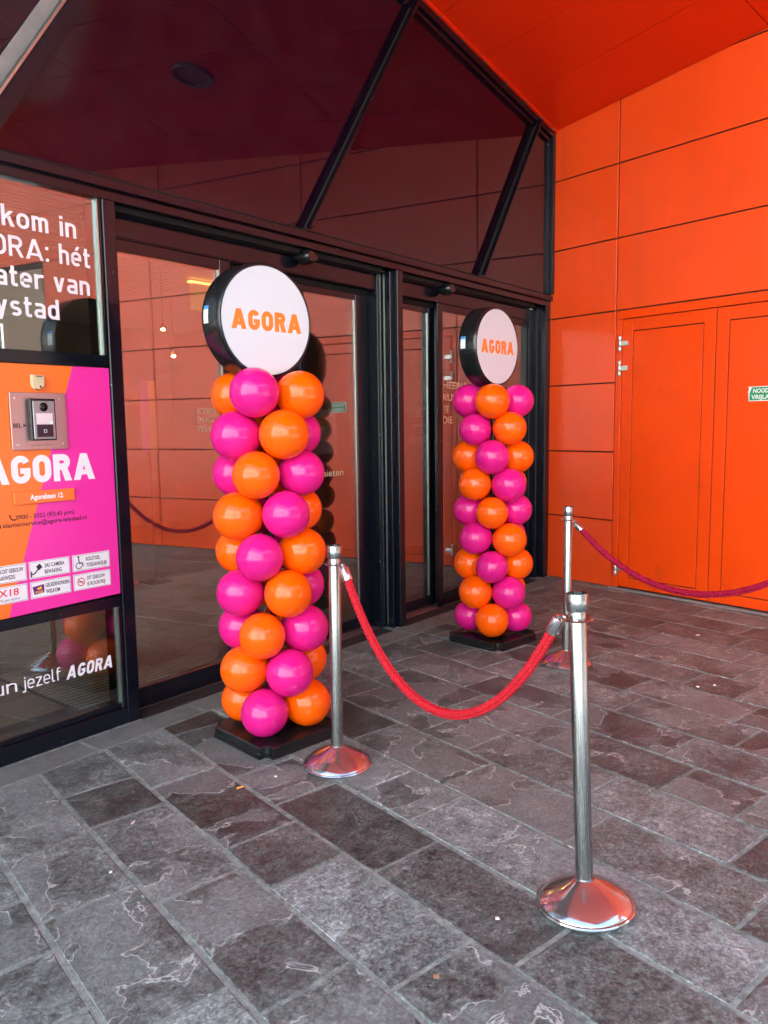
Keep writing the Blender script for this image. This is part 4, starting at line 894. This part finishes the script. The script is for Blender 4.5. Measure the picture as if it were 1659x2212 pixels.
# ================================================================== LITTER
def litter(name, lb, cat, x, y, bm, m, rz=0, group=None, smooth=True): o = bm_obj(name, bm, m, None, smooth, (x, y, .0005), (0, 0, rz)); return tag(o, lb, cat, group)
bm = bmesh.new(); add_lathe(bm, [(0, -.014), (.004, -.014), (.004, .014), (0, .014)], 12); bm.transform(Matrix.Translation((0, 0, .0045)) @ Matrix.Rotation(R(90), 4, 'Y')); litter('cigarette_butt', 'orange and white cigarette butt on the paving left of the front stanchion base', 'cigarette butt', -4.93, -1.04, bm, 'butt', R(-20))
def blob(r, hh, n=9):
    bm = bmesh.new(); rr = [r*random.uniform(.75, 1.2) for _ in range(n)]
    b = [bm.verts.new((rr[i]*math.cos(2*math.pi*i/n), rr[i]*math.sin(2*math.pi*i/n), 0)) for i in range(n)]; t = [bm.verts.new((v.co.x*.7, v.co.y*.7, hh)) for v in b]
    for i in range(n): bm.faces.new((b[i], b[(i+1) % n], t[(i+1) % n], t[i]))
    bm.faces.new(t); bm.faces.new(b[::-1]); return bm
litter('chewing_gum', 'round white chewing gum spot on the foreground paving left of the nearest stanchion', 'gum', -5.031, -2.35, blob(.008, .003), 'gum')
litter('chewing_gum', 'small white crumb on the paving in front of the nearer balloon column plate', 'gum', -4.76, -1.08, blob(.007, .004), 'gum')
litter('chewing_gum', 'white crumb on the paving at the lower left beneath the window', 'gum', -5.619, -1.159, blob(.006, .004), 'gum')
litter('stain_spot', 'flat brown spot on the foreground paving near the bottom edge', 'stain', -5.356, -2.343, blob(.014, .0009), 'leaf')
litter('white_scrap', 'left white scrap on the red tinted paving before the doors', 'litter', -2.492, -2.2, blob(.011, .004), 'gum')
litter('white_scrap', 'right white scrap on the red tinted paving before the doors', 'litter', -2.409, -2.27, blob(.009, .004), 'gum')
litter('white_scrap', 'white scrap on the paving near the orange doors', 'litter', -1.374, -1.869, blob(.016, .004), 'gum')
def leafm(s):
    bm = bmesh.new(); pts = [(-1, 0, .2), (-.6, .25, .1), (0, .34, .25), (.6, .2, .1), (1, 0, .35), (.6, -.18, .0), (0, -.3, .1), (-.6, -.22, .05)]
    c = bm.verts.new((0, 0, .02*s/.03)); v = [bm.verts.new((p[0]*s, p[1]*s, p[2]*s*.3+.001)) for p in pts]; c.co.z = .002
    for i in range(8): bm.faces.new((c, v[i], v[(i+1) % 8]))
    return bm
litter('dry_leaf', 'dry tan leaf on the paving near the orange doors', 'leaf', -1.26, -1.12, leafm(.045), 'leaf', R(40))
litter('dry_leaf', 'pale yellow leaf scrap on the left foreground paving', 'leaf', -5.376, -.927, leafm(.018), 'gum', R(30))
litter('dry_leaf', 'brown leaf lying at the foot of the corner post', 'leaf', -.10, -.10, leafm(.03), 'leaf', R(70))

# ================================================================== THE SQUARE BEHIND THE CAMERA (seen in reflections; buildings added for the light)
def tree(x, y, hgt, lb, seed):
    rnd = random.Random(seed); t = empty('bare_tree', lb, 'tree', (x, y, -.035), 0, 'bare trees on the square')
    tb = bmesh.new(); cb = bmesh.new()
    pts = [Vector((rnd.uniform(-.1, .1)*i, rnd.uniform(-.1, .1)*i, hgt*.45*i/4)) for i in range(5)]; add_tube(tb, pts, [.17, .15, .135, .12, .10], 9)
    def br(p, d, ln, r, dep):
        q = p+d*ln*.5+Vector((rnd.uniform(-.06, .06), rnd.uniform(-.06, .06), .03))*ln; e = p+d*ln
        add_tube(cb, [p, q, e], [r, r*.75, r*.5], 5 if dep < 2 else 3)
        if dep >= 5: return
        for _ in range(3):
            nd = (d+Vector((rnd.uniform(-.75, .75), rnd.uniform(-.75, .75), rnd.uniform(-.25, .5)))).normalized(); br(q if rnd.random() < .35 else e, nd, ln*rnd.uniform(.58, .8), r*.52, dep+1)
    for k in range(5):
        a = 2*math.pi*k/5+rnd.random(); br(pts[4] if k else pts[3], Vector((math.cos(a)*.7, math.sin(a)*.7, .8)).normalized(), hgt*.22, .07, 0)
    bm_obj('trunk', tb, 'bark', t, True); bm_obj('crown', cb, 'bark', t)
for i, (x, y, h, lb) in enumerate(((-13.5, -15.5, 7.5, 'bare tree on the square reflected at the left of the glass'), (-9.2, -17.5, 8.2, 'bare tree on the square second from the left in the row'), (-4.2, -18.5, 7.4, 'bare tree on the square in the middle of the row'), (.8, -19, 8, 'bare tree on the square behind the end of the orange wall'), (-18.5, -11, 7.8, 'bare tree standing alone at the far left of the square'))): tree(x, y, h, lb, 40+i)
def block(x0, x1, y0, y1, h, lb, nx, nz, face, wm='render'):
    t = empty('added_building', lb, 'building', (0, 0, -.035)); box('wall', x0, x1, y0, y1, 0, h, wm, t); box('roof', x0-.2, x1+.2, y0-.2, y1+.2, h, h+.3, 'roof', t)
    for i in range(nx):
        for k in range(nz):
            zz = 1.0+k*3.0
            if face == 'Y': a = x0+(x1-x0)*(i+.5)/nx; o = box('window', a-.7, a+.7, y1+.003, y1+.06, zz, zz+1.6, 'vinyl', t); box('window_glass', a-.62, a+.62, y1+.061, y1+.068, zz+.08, zz+1.52, 'winglass', o)
            else: a = y0+(y1-y0)*(i+.5)/nx; o = box('window', x1+.003, x1+.06, a-.7, a+.7, zz, zz+1.6, 'vinyl', t); box('window_glass', x1+.061, x1+.068, a-.62, a+.62, zz+.08, zz+1.52, 'winglass', o)
block(-17, 12, -36, -27, 14.5, 'added tall brown brick building across the square, cutting the front light', 9, 4, 'Y'); block(-30, -20, -24, 14, 12, 'added pale plastered building left of the square, bouncing sun onto the orange wall', 9, 3, 'X', 'plaster')  # added out of view: dark block cuts front light, pale one bounces sun
